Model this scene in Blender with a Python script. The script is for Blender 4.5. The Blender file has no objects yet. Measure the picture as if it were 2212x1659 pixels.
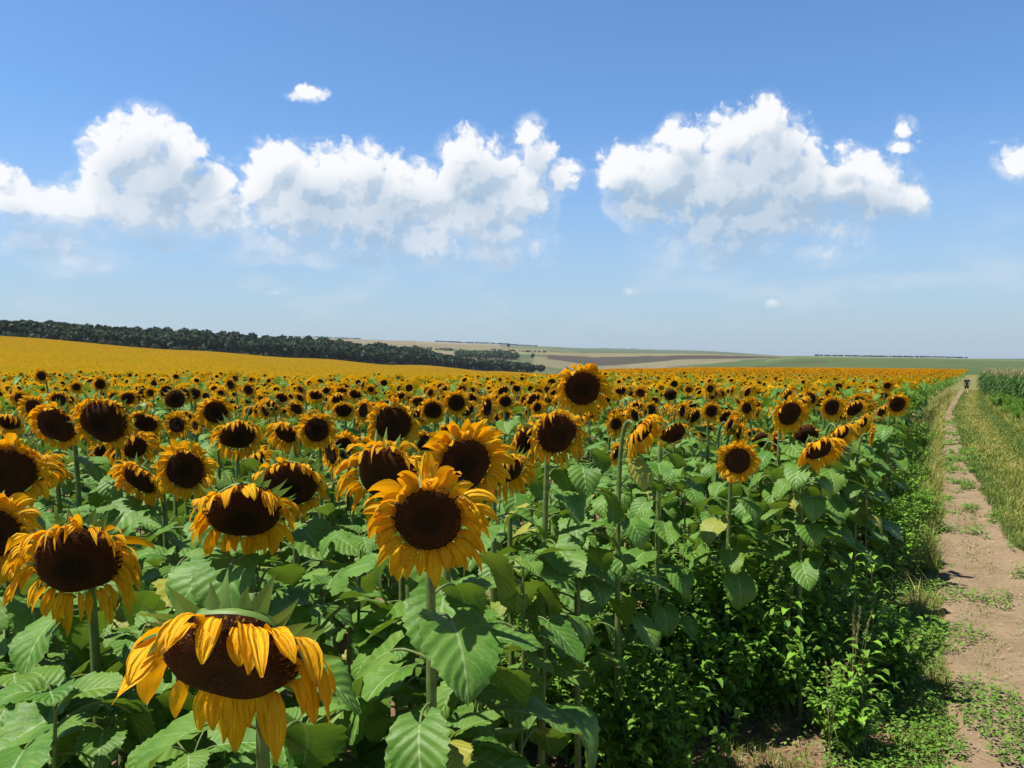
import bpy, math, random
import numpy as np
from mathutils import Vector, Matrix

R_ = math.radians
S = bpy.context.scene
COL = S.collection

# ------------------------------------------------------------------ camera
CAMZ = 2.3
F = 1720.0                      # focal length in pixels of a 2212-pixel-wide frame
HOR = 775.0
PITCH = math.atan((829.5 - HOR) / F)
cam_data = bpy.data.cameras.new("camera")
cam_data.sensor_width = 36.0
cam_data.lens = 36.0 * F / 2212.0
cam_data.clip_start = 0.05
cam_data.clip_end = 30000
cam = bpy.data.objects.new("camera", cam_data)
cam.location = (0, 0, CAMZ)
cam.rotation_euler = (math.pi / 2 - PITCH, 0, 0)
COL.objects.link(cam)
S.camera = cam

# ------------------------------------------------------------------ sun, exposure
SUN_DIR = Vector((-0.40, -0.10, 0.91)).normalized()      # towards the sun
sun_el = math.asin(SUN_DIR.z)
sun_az = math.atan2(SUN_DIR.x, SUN_DIR.y)
sd = bpy.data.lights.new("sun", 'SUN')
sd.energy = 5.0
sd.angle = R_(0.5)
sd.color = (1.0, 0.955, 0.88)
so = bpy.data.objects.new("sun", sd)
so.rotation_euler = SUN_DIR.to_track_quat('Z', 'Y').to_euler()
COL.objects.link(so)
S.view_settings.view_transform = 'Standard'
S.view_settings.look = 'None'
S.view_settings.exposure = 0.56
S.view_settings.gamma = 1.0
S.cycles.use_denoising = True
S.cycles.max_bounces = 6
S.cycles.diffuse_bounces = 1
S.cycles.glossy_bounces = 2
S.cycles.transmission_bounces = 3
S.cycles.transparent_max_bounces = 4
S.cycles.volume_bounces = 0
S.cycles.sample_clamp_indirect = 4.0


# ------------------------------------------------------------------ node helpers
class NT:
    def __init__(self, tree):
        self.t = tree
        self.n = tree.nodes
        self.l = tree.links

    def add(self, kind, **kw):
        nd = self.n.new(kind)
        for k, v in kw.items():
            setattr(nd, k, v)
        return nd

    def link(self, a, b):
        self.l.new(a, b)

    def val(self, sock, v):
        if isinstance(v, bpy.types.NodeSocket):
            self.l.new(v, sock)
        else:
            sock.default_value = v

    def math(self, op, a, b=None, c=None, clamp=False):
        nd = self.n.new('ShaderNodeMath')
        nd.operation = op
        nd.use_clamp = clamp
        self.val(nd.inputs[0], a)
        if b is not None:
            self.val(nd.inputs[1], b)
        if c is not None:
            self.val(nd.inputs[2], c)
        return nd.outputs[0]

    def smooth(self, v, lo, hi, a=0.0, b=1.0):
        nd = self.n.new('ShaderNodeMapRange')
        nd.interpolation_type = 'SMOOTHSTEP'
        self.val(nd.inputs['Value'], v)
        for k, x in (('From Min', lo), ('From Max', hi), ('To Min', a), ('To Max', b)):
            self.val(nd.inputs[k], x)
        return nd.outputs['Result']

    def mix(self, fac, a, b, blend='MIX'):
        nd = self.n.new('ShaderNodeMix')
        nd.data_type = 'RGBA'
        nd.blend_type = blend
        self.val(nd.inputs[0], fac)
        for i, x in ((6, a), (7, b)):
            if isinstance(x, (tuple, list)) and len(x) == 3:
                x = (*x, 1.0)
            self.val(nd.inputs[i], x)
        return nd.outputs[2]

    def noise(self, vec, scale, detail=4.0, rough=0.55, dist=0.0, dims='3D', out=0):
        nd = self.n.new('ShaderNodeTexNoise')
        nd.noise_dimensions = dims
        if vec is not None:
            self.l.new(vec, nd.inputs['Vector'])
        self.val(nd.inputs['Scale'], scale)
        nd.inputs['Detail'].default_value = detail
        nd.inputs['Roughness'].default_value = rough
        nd.inputs['Distortion'].default_value = dist
        return nd.outputs[out]

    def combine(self, x, y, z=0.0):
        nd = self.n.new('ShaderNodeCombineXYZ')
        for i, v in enumerate((x, y, z)):
            self.val(nd.inputs[i], v)
        return nd.outputs[0]

    def vmath(self, op, a, b=None):
        nd = self.n.new('ShaderNodeVectorMath')
        nd.operation = op
        self.val(nd.inputs[0], a)
        if b is not None:
            self.val(nd.inputs[1], b)
        return nd.outputs[0]


# ------------------------------------------------------------------ world: sky with cumulus clouds
world = bpy.data.worlds.new("World")
S.world = world
world.use_nodes = True
world.cycles.sampling_method = 'MANUAL'
world.cycles.sample_map_resolution = 256
w = NT(world.node_tree)
w.n.clear()
SKY_STRENGTH = 0.09
sky = w.add('ShaderNodeTexSky')
sky.sky_type = 'NISHITA'
sky.sun_disc = False
sky.sun_elevation = sun_el
sky.sun_rotation = sun_az
sky.altitude = 200
sky.air_density = 1.0
sky.dust_density = 1.0
sky.ozone_density = 3.0

# cumulus puffs: (x, y, rx, ry, weight), degrees written as the bearing and height they stand at
PUFFS = [
 (310,305,95,72,1),(400,335,62,60,1),(250,335,72,78,1),(345,405,150,105,1),(235,430,110,52,.95),(130,450,140,45,.95),
 (40,440,75,52,.95),(185,455,120,44,.95),(12,385,45,26,.8),(440,440,105,85,.9),(482,395,48,45,.9),(190,490,75,36,.7),(292,462,62,58,.9),(440,495,110,30,.6),
 (605,355,72,58,1),(560,400,58,62,1),(700,395,110,80,1),(785,375,72,72,1),(865,412,95,70,.95),(1002,345,66,72,1),(1045,380,95,85,1),
 (935,430,130,85,1),(1105,420,95,75,.95),(800,480,175,80,.9),(640,450,125,80,.95),(1000,480,165,75,.9),(1142,292,36,42,.85),(1165,345,50,52,.85),
 (1205,382,55,42,.85),(1105,500,72,40,.7),(775,520,66,50,.75),(683,565,44,20,.75),(620,540,66,38,.6),(920,530,170,40,.55),
 (1640,272,72,62,1),(1580,300,80,62,1),(1470,312,56,55,1),(1660,345,105,95,1),(1345,368,76,52,1),(1430,395,115,90,1),(1555,405,160,115,1),
 (1705,412,135,90,1),(1820,398,112,66,1),(1900,425,92,66,.95),(1962,432,42,52,.9),(1600,485,210,70,.85),(1385,450,85,48,.8),(1742,330,24,32,.8),
 (1510,505,130,48,.6),(1800,500,62,38,.6),(1872,505,34,24,.6),(1700,480,120,60,.7),
 (330,478,190,52,.72),(500,485,140,52,.72),(900,530,260,52,.72),(560,520,160,46,.62),(1600,525,240,50,.7),(1080,540,140,42,.66),(1760,535,130,42,.62),(60,525,110,38,.62),
 (668,212,50,15,.85),(655,200,24,14,.75),(1952,283,34,24,.72),(1942,320,50,19,.78),(1800,325,42,22,.72),(1985,300,24,14,.5),(2196,345,68,48,.9),(2122,315,28,8,.45),
 (1372,632,28,14,.5),(1665,658,22,10,.42),(1735,655,30,9,.42),(775,645,42,8,.4),(150,570,140,26,.42),(1080,555,40,24,.5),(600,630,30,8,.38),
]


def azel(px, py):
    x = (px - 1106.0) / F
    z = (HOR - py) / F
    return math.atan(x), math.atan2(z, math.sqrt(1 + x * x))


g = bpy.data.node_groups.new("cloud_puffs", 'ShaderNodeTree')
g.interface.new_socket("Vector", in_out='INPUT', socket_type='NodeSocketVector')
g.interface.new_socket("Value", in_out='OUTPUT', socket_type='NodeSocketFloat')
q = NT(g)
gi = q.add('NodeGroupInput')
go = q.add('NodeGroupOutput')
acc = None
for (px, py, rx, ry, wt) in PUFFS:
    a, e = azel(px, py)
    sx = F / (rx * 1.42) / math.cos(a) ** 2
    sy = F / (ry * 1.42) / math.cos(a)
    mp = q.add('ShaderNodeMapping')
    mp.vector_type = 'POINT'
    mp.inputs['Location'].default_value = (-a * sx, -e * sy, 0)
    mp.inputs['Scale'].default_value = (sx, sy, 0)
    q.link(gi.outputs[0], mp.inputs['Vector'])
    gr = q.add('ShaderNodeTexGradient', gradient_type='SPHERICAL')
    q.link(mp.outputs[0], gr.inputs[0])
    v = q.math('MULTIPLY', gr.outputs['Fac'], wt)
    acc = v if acc is None else q.math('SMOOTH_MAX', acc, v, 0.12)
q.link(acc, go.inputs[0])

tc = w.add('ShaderNodeTexCoord')
sep = w.add('ShaderNodeSeparateXYZ')
w.link(tc.outputs['Generated'], sep.inputs[0])
az = w.math('ARCTAN2', sep.outputs[0], sep.outputs[1])
el = w.math('ARCSINE', sep.outputs[2])
P0 = w.combine(az, el, 0.0)


def cloud_density(p):
    wv = w.noise(p, 16.0, 4.0, 0.6, dims='2D', out=1)
    wv = w.vmath('MULTIPLY', w.vmath('SUBTRACT', wv, (0.5, 0.5, 0.5)), (0.030, 0.026, 0.0))
    pw = w.vmath('ADD', p, wv)
    nd = w.add('ShaderNodeGroup', node_tree=g)
    w.link(pw, nd.inputs[0])
    vo = w.add('ShaderNodeTexVoronoi')
    vo.voronoi_dimensions = '2D'
    vo.feature = 'SMOOTH_F1'
    w.link(pw, vo.inputs['Vector'])
    vo.inputs['Scale'].default_value = 42.0
    vo.inputs['Detail'].default_value = 3.0
    vo.inputs['Roughness'].default_value = 0.55
    vo.inputs['Smoothness'].default_value = 0.35
    bil = w.math('SUBTRACT', 0.45, vo.outputs['Distance'])
    fb = w.math('SUBTRACT', w.noise(p, 30.0, 6.0, 0.58, dims='2D'), 0.5)
    d = w.math('ADD', nd.outputs[0], w.math('MULTIPLY', bil, 0.34))
    return w.math('ADD', d, w.math('MULTIPLY', fb, 0.42)), pw


D0, PW = cloud_density(P0)
D1, _pw = cloud_density(w.vmath('ADD', P0, (-0.010, 0.016, 0.0)))
over = w.add('ShaderNodeGroup', node_tree=g)           # how much cloud stands above a point, towards the sun
PS = w.vmath('ADD', w.vmath('MULTIPLY', P0, (0.6, 0.6, 0.0)), w.vmath('MULTIPLY', PW, (0.4, 0.4, 0.0)))
w.link(w.vmath('ADD', PS, (-0.012, 0.038, 0.0)), over.inputs[0])
deep = w.smooth(over.outputs[0], 0.12, 0.70)
thin = w.smooth(el, 0.19, 0.06)                       # lower puffs are softer and thinner
edge_lo = w.math('ADD', 0.15, w.math('MULTIPLY', thin, -0.03))
edge_hi = w.math('ADD', 0.42, w.math('MULTIPLY', thin, 0.5))
alpha = w.smooth(D0, edge_lo, edge_hi)
alpha = w.math('MULTIPLY', alpha, w.smooth(el, 0.03, 0.20, 0.42, 1.0))
halo = w.math('MULTIPLY', w.smooth(over.outputs[0], 0.15, 0.42), w.smooth(w.noise(P0, 19.0, 6.0, 0.6, dims='2D'), 0.36, 0.66, 0.1, 0.62))
soft = w.add('ShaderNodeGroup', node_tree=g)
w.link(PW, soft.inputs[0])
halo2 = w.math('MULTIPLY', w.smooth(soft.outputs[0], 0.14, 0.46), w.smooth(w.noise(P0, 26.0, 6.0, 0.62, dims='2D'), 0.40, 0.68, 0.0, 0.75))
alpha = w.math('MULTIPLY', alpha, w.smooth(soft.outputs[0], 0.125, 0.19))
halo = w.math('MULTIPLY', halo, w.smooth(soft.outputs[0], 0.125, 0.24))
alpha = w.math('MAXIMUM', alpha, w.math('MULTIPLY', w.math('MAXIMUM', halo, halo2), 0.85))
relief = w.math('SUBTRACT', D0, D1)
lit = w.smooth(relief, -0.20, 0.10)
core = w.smooth(D0, 0.42, 0.85)
patch = w.smooth(w.noise(P0, 9.0, 3.0, 0.5, dims='2D'), 0.30, 0.68)
low = w.smooth(el, 0.225, 0.13)
shade = w.math('MULTIPLY', deep, w.math('ADD', 0.36, w.math('MULTIPLY', patch, 0.30)))
shade = w.math('ADD', shade, w.math('MULTIPLY', w.math('SUBTRACT', 1.0, lit), 0.26), clamp=True)
CW = 0.66 / SKY_STRENGTH
cloud_col = w.mix(shade, (CW * 1.0, CW * 1.01, CW * 1.03), (CW * 0.36, CW * 0.52, CW * 0.70))
SKYTINT = (0.78, 1.08, 1.34)
sky_col = w.mix(1.0, sky.outputs[0], SKYTINT, 'MULTIPLY')
sky_col = w.mix(w.smooth(el, 0.30, -0.02, 0.0, 0.75), sky_col, (CW * 0.49, CW * 0.605, CW * 0.70))
# thin hazy veils low in the sky
veil = w.smooth(w.noise(w.vmath('MULTIPLY', P0, (1.0, 2.6, 0.0)), 7.0, 6.0, 0.6, dims='2D'), 0.46, 0.75)
veil = w.math('MULTIPLY', veil, w.math('MULTIPLY', w.smooth(el, 0.02, 0.08), w.smooth(el, 0.22, 0.10)))
veil = w.math('MULTIPLY', veil, 0.35)
sky_col = w.mix(veil, sky_col, (CW * 0.72, CW * 0.8, CW * 0.88))
# clear sky darkened above the frame, towards the zenith, to cut fill light
deepen = w.smooth(el, 0.40, 0.95, 1.0, 0.16)
sky_col = w.mix(1.0, sky_col, w.combine(deepen, deepen, deepen), 'MULTIPLY')
final = w.mix(alpha, sky_col, cloud_col)
bg = w.add('ShaderNodeBackground')
bg.inputs['Strength'].default_value = SKY_STRENGTH
w.link(final, bg.inputs['Color'])
wo = w.add('ShaderNodeOutputWorld')
w.link(bg.outputs[0], wo.inputs['Surface'])


# ------------------------------------------------------------------ materials
def new_mat(name):
    m = bpy.data.materials.new(name)
    m.use_nodes = True
    t = NT(m.node_tree)
    t.n.clear()
    out = t.add('ShaderNodeOutputMaterial')
    return m, t, out


def foliage_mat(name, build, translucent=0.25, trans_col=(0.2, 0.32, 0.03), rough=0.5, spec=0.4, bump=None):
    m, t, out = new_mat(name)
    p = t.add('ShaderNodeBsdfPrincipled')
    col = build(t)
    t.val(p.inputs['Base Color'], col)
    p.inputs['Roughness'].default_value = rough
    p.inputs['Specular IOR Level'].default_value = spec
    if bump:
        b = t.add('ShaderNodeBump')
        b.inputs['Strength'].default_value = bump[1]
        b.inputs['Distance'].default_value = bump[2]
        t.link(bump[0](t), b.inputs['Height'])
        t.link(b.outputs[0], p.inputs['Normal'])
    if translucent > 0:
        tr = t.add('ShaderNodeBsdfTranslucent')
        t.val(tr.inputs['Color'], t.mix(1.0, col, (*trans_col, 1.0), 'MULTIPLY') if False else (*trans_col, 1.0))
        mx = t.add('ShaderNodeMixShader')
        mx.inputs[0].default_value = translucent
        t.link(p.outputs[0], mx.inputs[1])
        t.link(tr.outputs[0], mx.inputs[2])
        t.link(mx.outputs[0], out.inputs[0])
    else:
        t.link(p.outputs[0], out.inputs[0])
    return m


def uvs(t):
    nd = t.add('ShaderNodeTexCoord')
    s = t.add('ShaderNodeSeparateXYZ')
    t.link(nd.outputs['UV'], s.inputs[0])
    return nd, s.outputs[0], s.outputs[1]


def leaf_color(t):
    tcn, u, v = uvs(t)
    geo = t.add('ShaderNodeNewGeometry')
    oi = t.add('ShaderNodeObjectInfo')
    n1 = t.noise(geo.outputs['Position'], 9.0, 4.0, 0.6)
    base = t.mix(t.smooth(n1, 0.35, 0.65), (0.044, 0.142, 0.010), (0.115, 0.235, 0.036))
    base = t.mix(t.math('MULTIPLY', oi.outputs['Random'], 0.6), base, (0.125, 0.215, 0.024))
    base = t.mix(t.smooth(oi.outputs['Random'], 0.93, 0.99), base, (0.30, 0.29, 0.04))
    av = t.math('ABSOLUTE', v)
    mid = t.smooth(t.math('MULTIPLY', av, 1.0), 0.055, 0.02)
    u = t.math('ADD', u, t.math('MULTIPLY', t.math('SUBTRACT', t.noise(geo.outputs['Position'], 14.0, 2.0), 0.5), 0.16))
    sv = t.math('FRACT', t.math('MULTIPLY', t.math('SUBTRACT', u, t.math('MULTIPLY', av, 0.34)), 6.5))
    side = t.smooth(t.math('ABSOLUTE', t.math('SUBTRACT', sv, 0.5)), 0.07, 0.02)
    vein = t.math('MAXIMUM', t.math('MULTIPLY', mid, 0.8), t.math('MULTIPLY', side, 0.28))
    col = t.mix(vein, base, (0.27, 0.36, 0.15))
    # yellowed, dry spots towards the edge of some leaves
    spot = t.smooth(t.noise(geo.outputs['Position'], 26.0, 3.0, 0.7), 0.64, 0.72)
    return t.mix(t.math('MULTIPLY', spot, 0.5), col, (0.24, 0.23, 0.06))


def leaf_bump(t):
    tcn, u, v = uvs(t)
    av = t.math('ABSOLUTE', v)
    sv = t.math('SINE', t.math('MULTIPLY', t.math('SUBTRACT', u, t.math('MULTIPLY', av, 0.34)), 6.5 * 6.283))
    geo = t.add('ShaderNodeNewGeometry')
    n = t.noise(geo.outputs['Position'], 70.0, 3.0, 0.6)
    return t.math('ADD', t.math('MULTIPLY', sv, 0.5), t.math('MULTIPLY', n, 0.8))


M_LEAF = foliage_mat("sunflower_leaf", leaf_color, 0.18, (0.26, 0.42, 0.03), 0.52, 0.32, (leaf_bump, 0.5, 0.004))


def stem_color(t):
    geo = t.add('ShaderNodeNewGeometry')
    n = t.noise(geo.outputs['Position'], 30.0, 3.0, 0.6)
    return t.mix(t.smooth(n, 0.3, 0.7), (0.085, 0.14, 0.032), (0.165, 0.21, 0.055))


M_STEM = foliage_mat("sunflower_stem", stem_color, 0.0, rough=0.55, spec=0.35)
M_BRACT = foliage_mat("sunflower_bract", lambda t: t.mix(t.noise(t.add('ShaderNodeNewGeometry').outputs['Position'], 40.0), (0.10, 0.20, 0.035), (0.20, 0.30, 0.06)), 0.2, (0.3, 0.42, 0.06), 0.5)


def petal_color(t):
    tcn, u, v = uvs(t)
    oi = t.add('ShaderNodeObjectInfo')
    st = t.noise(t.combine(t.math('MULTIPLY', u, 1.2), t.math('MULTIPLY', v, 26.0), t.math('MULTIPLY', oi.outputs['Random'], 9.0)), 1.0, 2.0, 0.5)
    geo = t.add('ShaderNodeNewGeometry')
    n = t.noise(geo.outputs['Position'], 34.0, 3.0, 0.6)
    c = t.mix(t.smooth(n, 0.32, 0.68), (0.93, 0.455, 0.004), (0.98, 0.63, 0.014))
    c = t.mix(t.smooth(st, 0.48, 0.66), c, (0.76, 0.29, 0.003))
    c = t.mix(t.math('MULTIPLY', t.smooth(u, 0.86, 1.0), t.smooth(t.noise(geo.outputs['Position'], 21.0, 2.0), 0.5, 0.62)), c, (0.42, 0.16, 0.02))
    return t.mix(t.smooth(u, 0.30, 0.0), c, (0.78, 0.28, 0.004))


def petal_bump(t):
    tcn, u, v = uvs(t)
    return t.math('SINE', t.math('MULTIPLY', t.math('ADD', v, t.math('MULTIPLY', t.noise(tcn.outputs['UV'], 3.0), 0.35)), 17.0))


M_PETAL = foliage_mat("sunflower_petal", petal_color, 0.40, (0.98, 0.42, 0.003), 0.62, 0.2, (petal_bump, 0.8, 0.0026))


def disc_mat():
    m, t, out = new_mat("sunflower_disc")
    tcn, u, v = uvs(t)
    geo = t.add('ShaderNodeNewGeometry')
    vo = t.add('ShaderNodeTexVoronoi')
    t.link(tcn.outputs['UV'], vo.inputs['Vector'])
    vo.inputs['Scale'].default_value = 34.0
    cell = t.smooth(vo.outputs['Distance'], 0.05, 0.55)
    # UV holds the disc plane (radius 1)
    r = t.math('SQRT', t.math('ADD', t.math('MULTIPLY', u, u), t.math('MULTIPLY', v, v)))
    ring = t.smooth(r, 0.30, 0.62)
    nn = t.noise(tcn.outputs['UV'], 3.0, 3.0, 0.6)
    c = t.mix(t.math('MULTIPLY', ring, t.smooth(nn, 0.2, 0.7, 0.35, 1.0)), (0.010, 0.004, 0.0015), (0.125, 0.034, 0.006))
    c = t.mix(t.math('MULTIPLY', cell, 0.7), t.mix(0.35, c, (0.075, 0.024, 0.004)), (0.005, 0.002, 0.001))
    oi = t.add('ShaderNodeObjectInfo')
    pale = t.math('MULTIPLY', t.smooth(oi.outputs['Random'], 0.45, 1.0), t.smooth(r, 0.95, 0.25))
    c = t.mix(t.math('MULTIPLY', pale, t.smooth(cell, 0.9, 0.1, 0.15, 0.6)), c, (0.13, 0.065, 0.014))
    pol = t.math('MULTIPLY', t.smooth(r, 0.80, 0.95), t.smooth(t.noise(tcn.outputs['UV'], 22.0, 2.0), 0.58, 0.66))
    c = t.mix(t.math('MULTIPLY', pol, 0.8), c, (0.36, 0.20, 0.02))
    p = t.add('ShaderNodeBsdfPrincipled')
    t.link(c, p.inputs['Base Color'])
    p.inputs['Roughness'].default_value = 0.85
    p.inputs['Specular IOR Level'].default_value = 0.15
    b = t.add('ShaderNodeBump')
    b.inputs['Strength'].default_value = 0.5
    b.inputs['Distance'].default_value = 0.003
    t.link(t.math('SUBTRACT', 1.0, vo.outputs['Distance']), b.inputs['Height'])
    t.link(b.outputs[0], p.inputs['Normal'])
    t.link(p.outputs[0], out.inputs[0])
    return m


M_DISC = disc_mat()


def attr_mat(name, translucent=0.2, tcol=None, rough=0.6, spec=0.25, noise_scale=None, noise_amt=0.25):
    m, t, out = new_mat(name)
    at_ = t.add('ShaderNodeAttribute')
    at_.attribute_name = "Col"
    c = at_.outputs['Color']
    if noise_scale:
        geo = t.add('ShaderNodeNewGeometry')
        n = t.noise(geo.outputs['Position'], noise_scale, 4.0, 0.65)
        f = t.smooth(n, 0.3, 0.7, 1.0 - noise_amt, 1.0 + noise_amt)
        c = t.mix(1.0, c, t.combine(f, f, f), 'MULTIPLY')
    p = t.add('ShaderNodeBsdfPrincipled')
    t.link(c, p.inputs['Base Color'])
    p.inputs['Roughness'].default_value = rough
    p.inputs['Specular IOR Level'].default_value = spec
    if translucent > 0:
        tr = t.add('ShaderNodeBsdfTranslucent')
        t.link(c, tr.inputs['Color'])
        mx = t.add('ShaderNodeMixShader')
        mx.inputs[0].default_value = translucent
        t.link(p.outputs[0], mx.inputs[1])
        t.link(tr.outputs[0], mx.inputs[2])
        t.link(mx.outputs[0], out.inputs[0])
    else:
        t.link(p.outputs[0], out.inputs[0])
    return m


M_WEED = attr_mat("weed_leaf", 0.34, rough=0.55, spec=0.25)
M_GRASS = attr_mat("grass_blade", 0.25, rough=0.6)
M_TREE = attr_mat("tree_leaf", 0.1, rough=0.7, noise_scale=0.8, noise_amt=0.35)
M_CORN = attr_mat("corn_leaf", 0.2, rough=0.5)


def plain(name, col, rough=0.7, nscale=None, col2=None):
    m, t, out = new_mat(name)
    p = t.add('ShaderNodeBsdfPrincipled')
    if nscale:
        geo = t.add('ShaderNodeNewGeometry')
        n = t.noise(geo.outputs['Position'], nscale, 4.0, 0.6)
        t.link(t.mix(t.smooth(n, 0.35, 0.65), col, col2), p.inputs['Base Color'])
    else:
        p.inputs['Base Color'].default_value = (*col, 1)
    p.inputs['Roughness'].default_value = rough
    t.link(p.outputs[0], out.inputs[0])
    return m


M_BARK = plain("bark", (0.06, 0.05, 0.04), 0.9, 6.0, (0.11, 0.09, 0.07))


# ------------------------------------------------------------------ mesh building
class MB:
    """collects vertex / face arrays and builds one mesh"""

    def __init__(self):
        self.V, self.F, self.M, self.U, self.C = [], [], [], [], []
        self.n = 0

    def add(self, V, F, mat=0, uv=None, col=None):
        V = np.asarray(V, float).reshape(-1, 3)
        F = np.asarray(F, int)
        if F.ndim == 1:
            F = F.reshape(1, -1)
        self.V.append(V)
        self.F.append(F + self.n)
        self.M.append(np.full(len(F), mat) if np.isscalar(mat) else np.asarray(mat))
        self.U.append(np.zeros((len(V), 2)) if uv is None else np.asarray(uv, float))
        if col is None:
            col = (1, 1, 1)
        c = np.asarray(col, float)
        if c.ndim == 1:
            c = np.tile(c[:3], (len(V), 1))
        self.C.append(c[:, :3])
        self.n += len(V)

    def mesh(self, name, mats, smooth=True, color=False):
        me = bpy.data.meshes.new(name)
        V = np.concatenate(self.V)
        U = np.concatenate(self.U)
        lv = np.concatenate([f.ravel() for f in self.F]).astype(np.int32)
        sizes = np.concatenate([np.full(len(f), f.shape[1]) for f in self.F])
        starts = np.concatenate([[0], np.cumsum(sizes)[:-1]]).astype(np.int32)
        mi = np.concatenate(self.M).astype(np.int32)
        me.vertices.add(len(V))
        me.vertices.foreach_set("co", V.astype(np.float32).ravel())
        me.loops.add(len(lv))
        me.loops.foreach_set("vertex_index", lv)
        me.polygons.add(len(sizes))
        me.polygons.foreach_set("loop_start", starts)
        me.polygons.foreach_set("material_index", mi)
        if smooth:
            me.polygons.foreach_set("use_smooth", np.ones(len(sizes), bool))
        ul = me.uv_layers.new(name="UVMap")
        ul.data.foreach_set("uv", U[lv].astype(np.float32).ravel())
        if color:
            Cc = np.concatenate(self.C)
            ca = me.color_attributes.new("Col", 'FLOAT_COLOR', 'POINT')
            ca.data.foreach_set("color", np.concatenate([Cc, np.ones((len(Cc), 1))], 1).astype(np.float32).ravel())
        for m in mats:
            me.materials.append(m)
        me.update(calc_edges=True)
        return me


def grid_faces(nu, nv, closed_v=False):
    out = []
    jm = nv if closed_v else nv - 1
    for i in range(nu - 1):
        for j in range(jm):
            k = (j + 1) % nv
            out.append((i * nv + j, i * nv + k, (i + 1) * nv + k, (i + 1) * nv + j))
    return np.array(out)


def unit(v):
    v = np.asarray(v, float)
    return v / (np.linalg.norm(v, axis=-1, keepdims=True) + 1e-12)


def tube(mb, pts, radii, sides=7, mat=0, col=None, cap=True):
    pts = np.asarray(pts, float)
    n = len(pts)
    T = unit(np.gradient(pts, axis=0))
    ref = np.array([0.13, 0.97, 0.2])
    V = []
    for i in range(n):
        a = unit(np.cross(T[i], ref))
        b = np.cross(T[i], a)
        for k in range(sides):
            th = 2 * math.pi * k / sides
            V.append(pts[i] + radii[i] * (a * math.cos(th) + b * math.sin(th)))
    mb.add(V, grid_faces(n, sides, True), mat, col=col)
    if cap:
        mb.add(V[-sides:], np.arange(sides).reshape(1, -1), mat, col=col)


def bez(p0, p1, p2, p3, n):
    t = np.linspace(0, 1, n)[:, None]
    p0, p1, p2, p3 = (np.asarray(p, float) for p in (p0, p1, p2, p3))
    return (1 - t) ** 3 * p0 + 3 * (1 - t) ** 2 * t * p1 + 3 * (1 - t) * t * t * p2 + t ** 3 * p3


def link(name, me, parent=None, loc=(0, 0, 0)):
    o = bpy.data.objects.new(name, me)
    o.location = loc
    COL.objects.link(o)
    if parent is not None:
        o.parent = parent
    return o


def tag(o, label=None, cat=None, group=None, kind=None):
    for k, v in (('label', label), ('category', cat), ('group', group), ('kind', kind)):
        if v:
            o[k] = v
    return o


def thing(name, loc, label, cat, group=None):
    o = bpy.data.objects.new(name, None)
    o.location = loc
    o.empty_display_size = 0.1
    COL.objects.link(o)
    return tag(o, label, cat, group)




# ------------------------------------------------------------------ terrain
# ground height along bearings; each column: bearing as frame x, then (distance ahead, height)
def yp(Y, py, up=0.0):
    return CAMZ - (py - HOR) / F * Y - up


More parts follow.
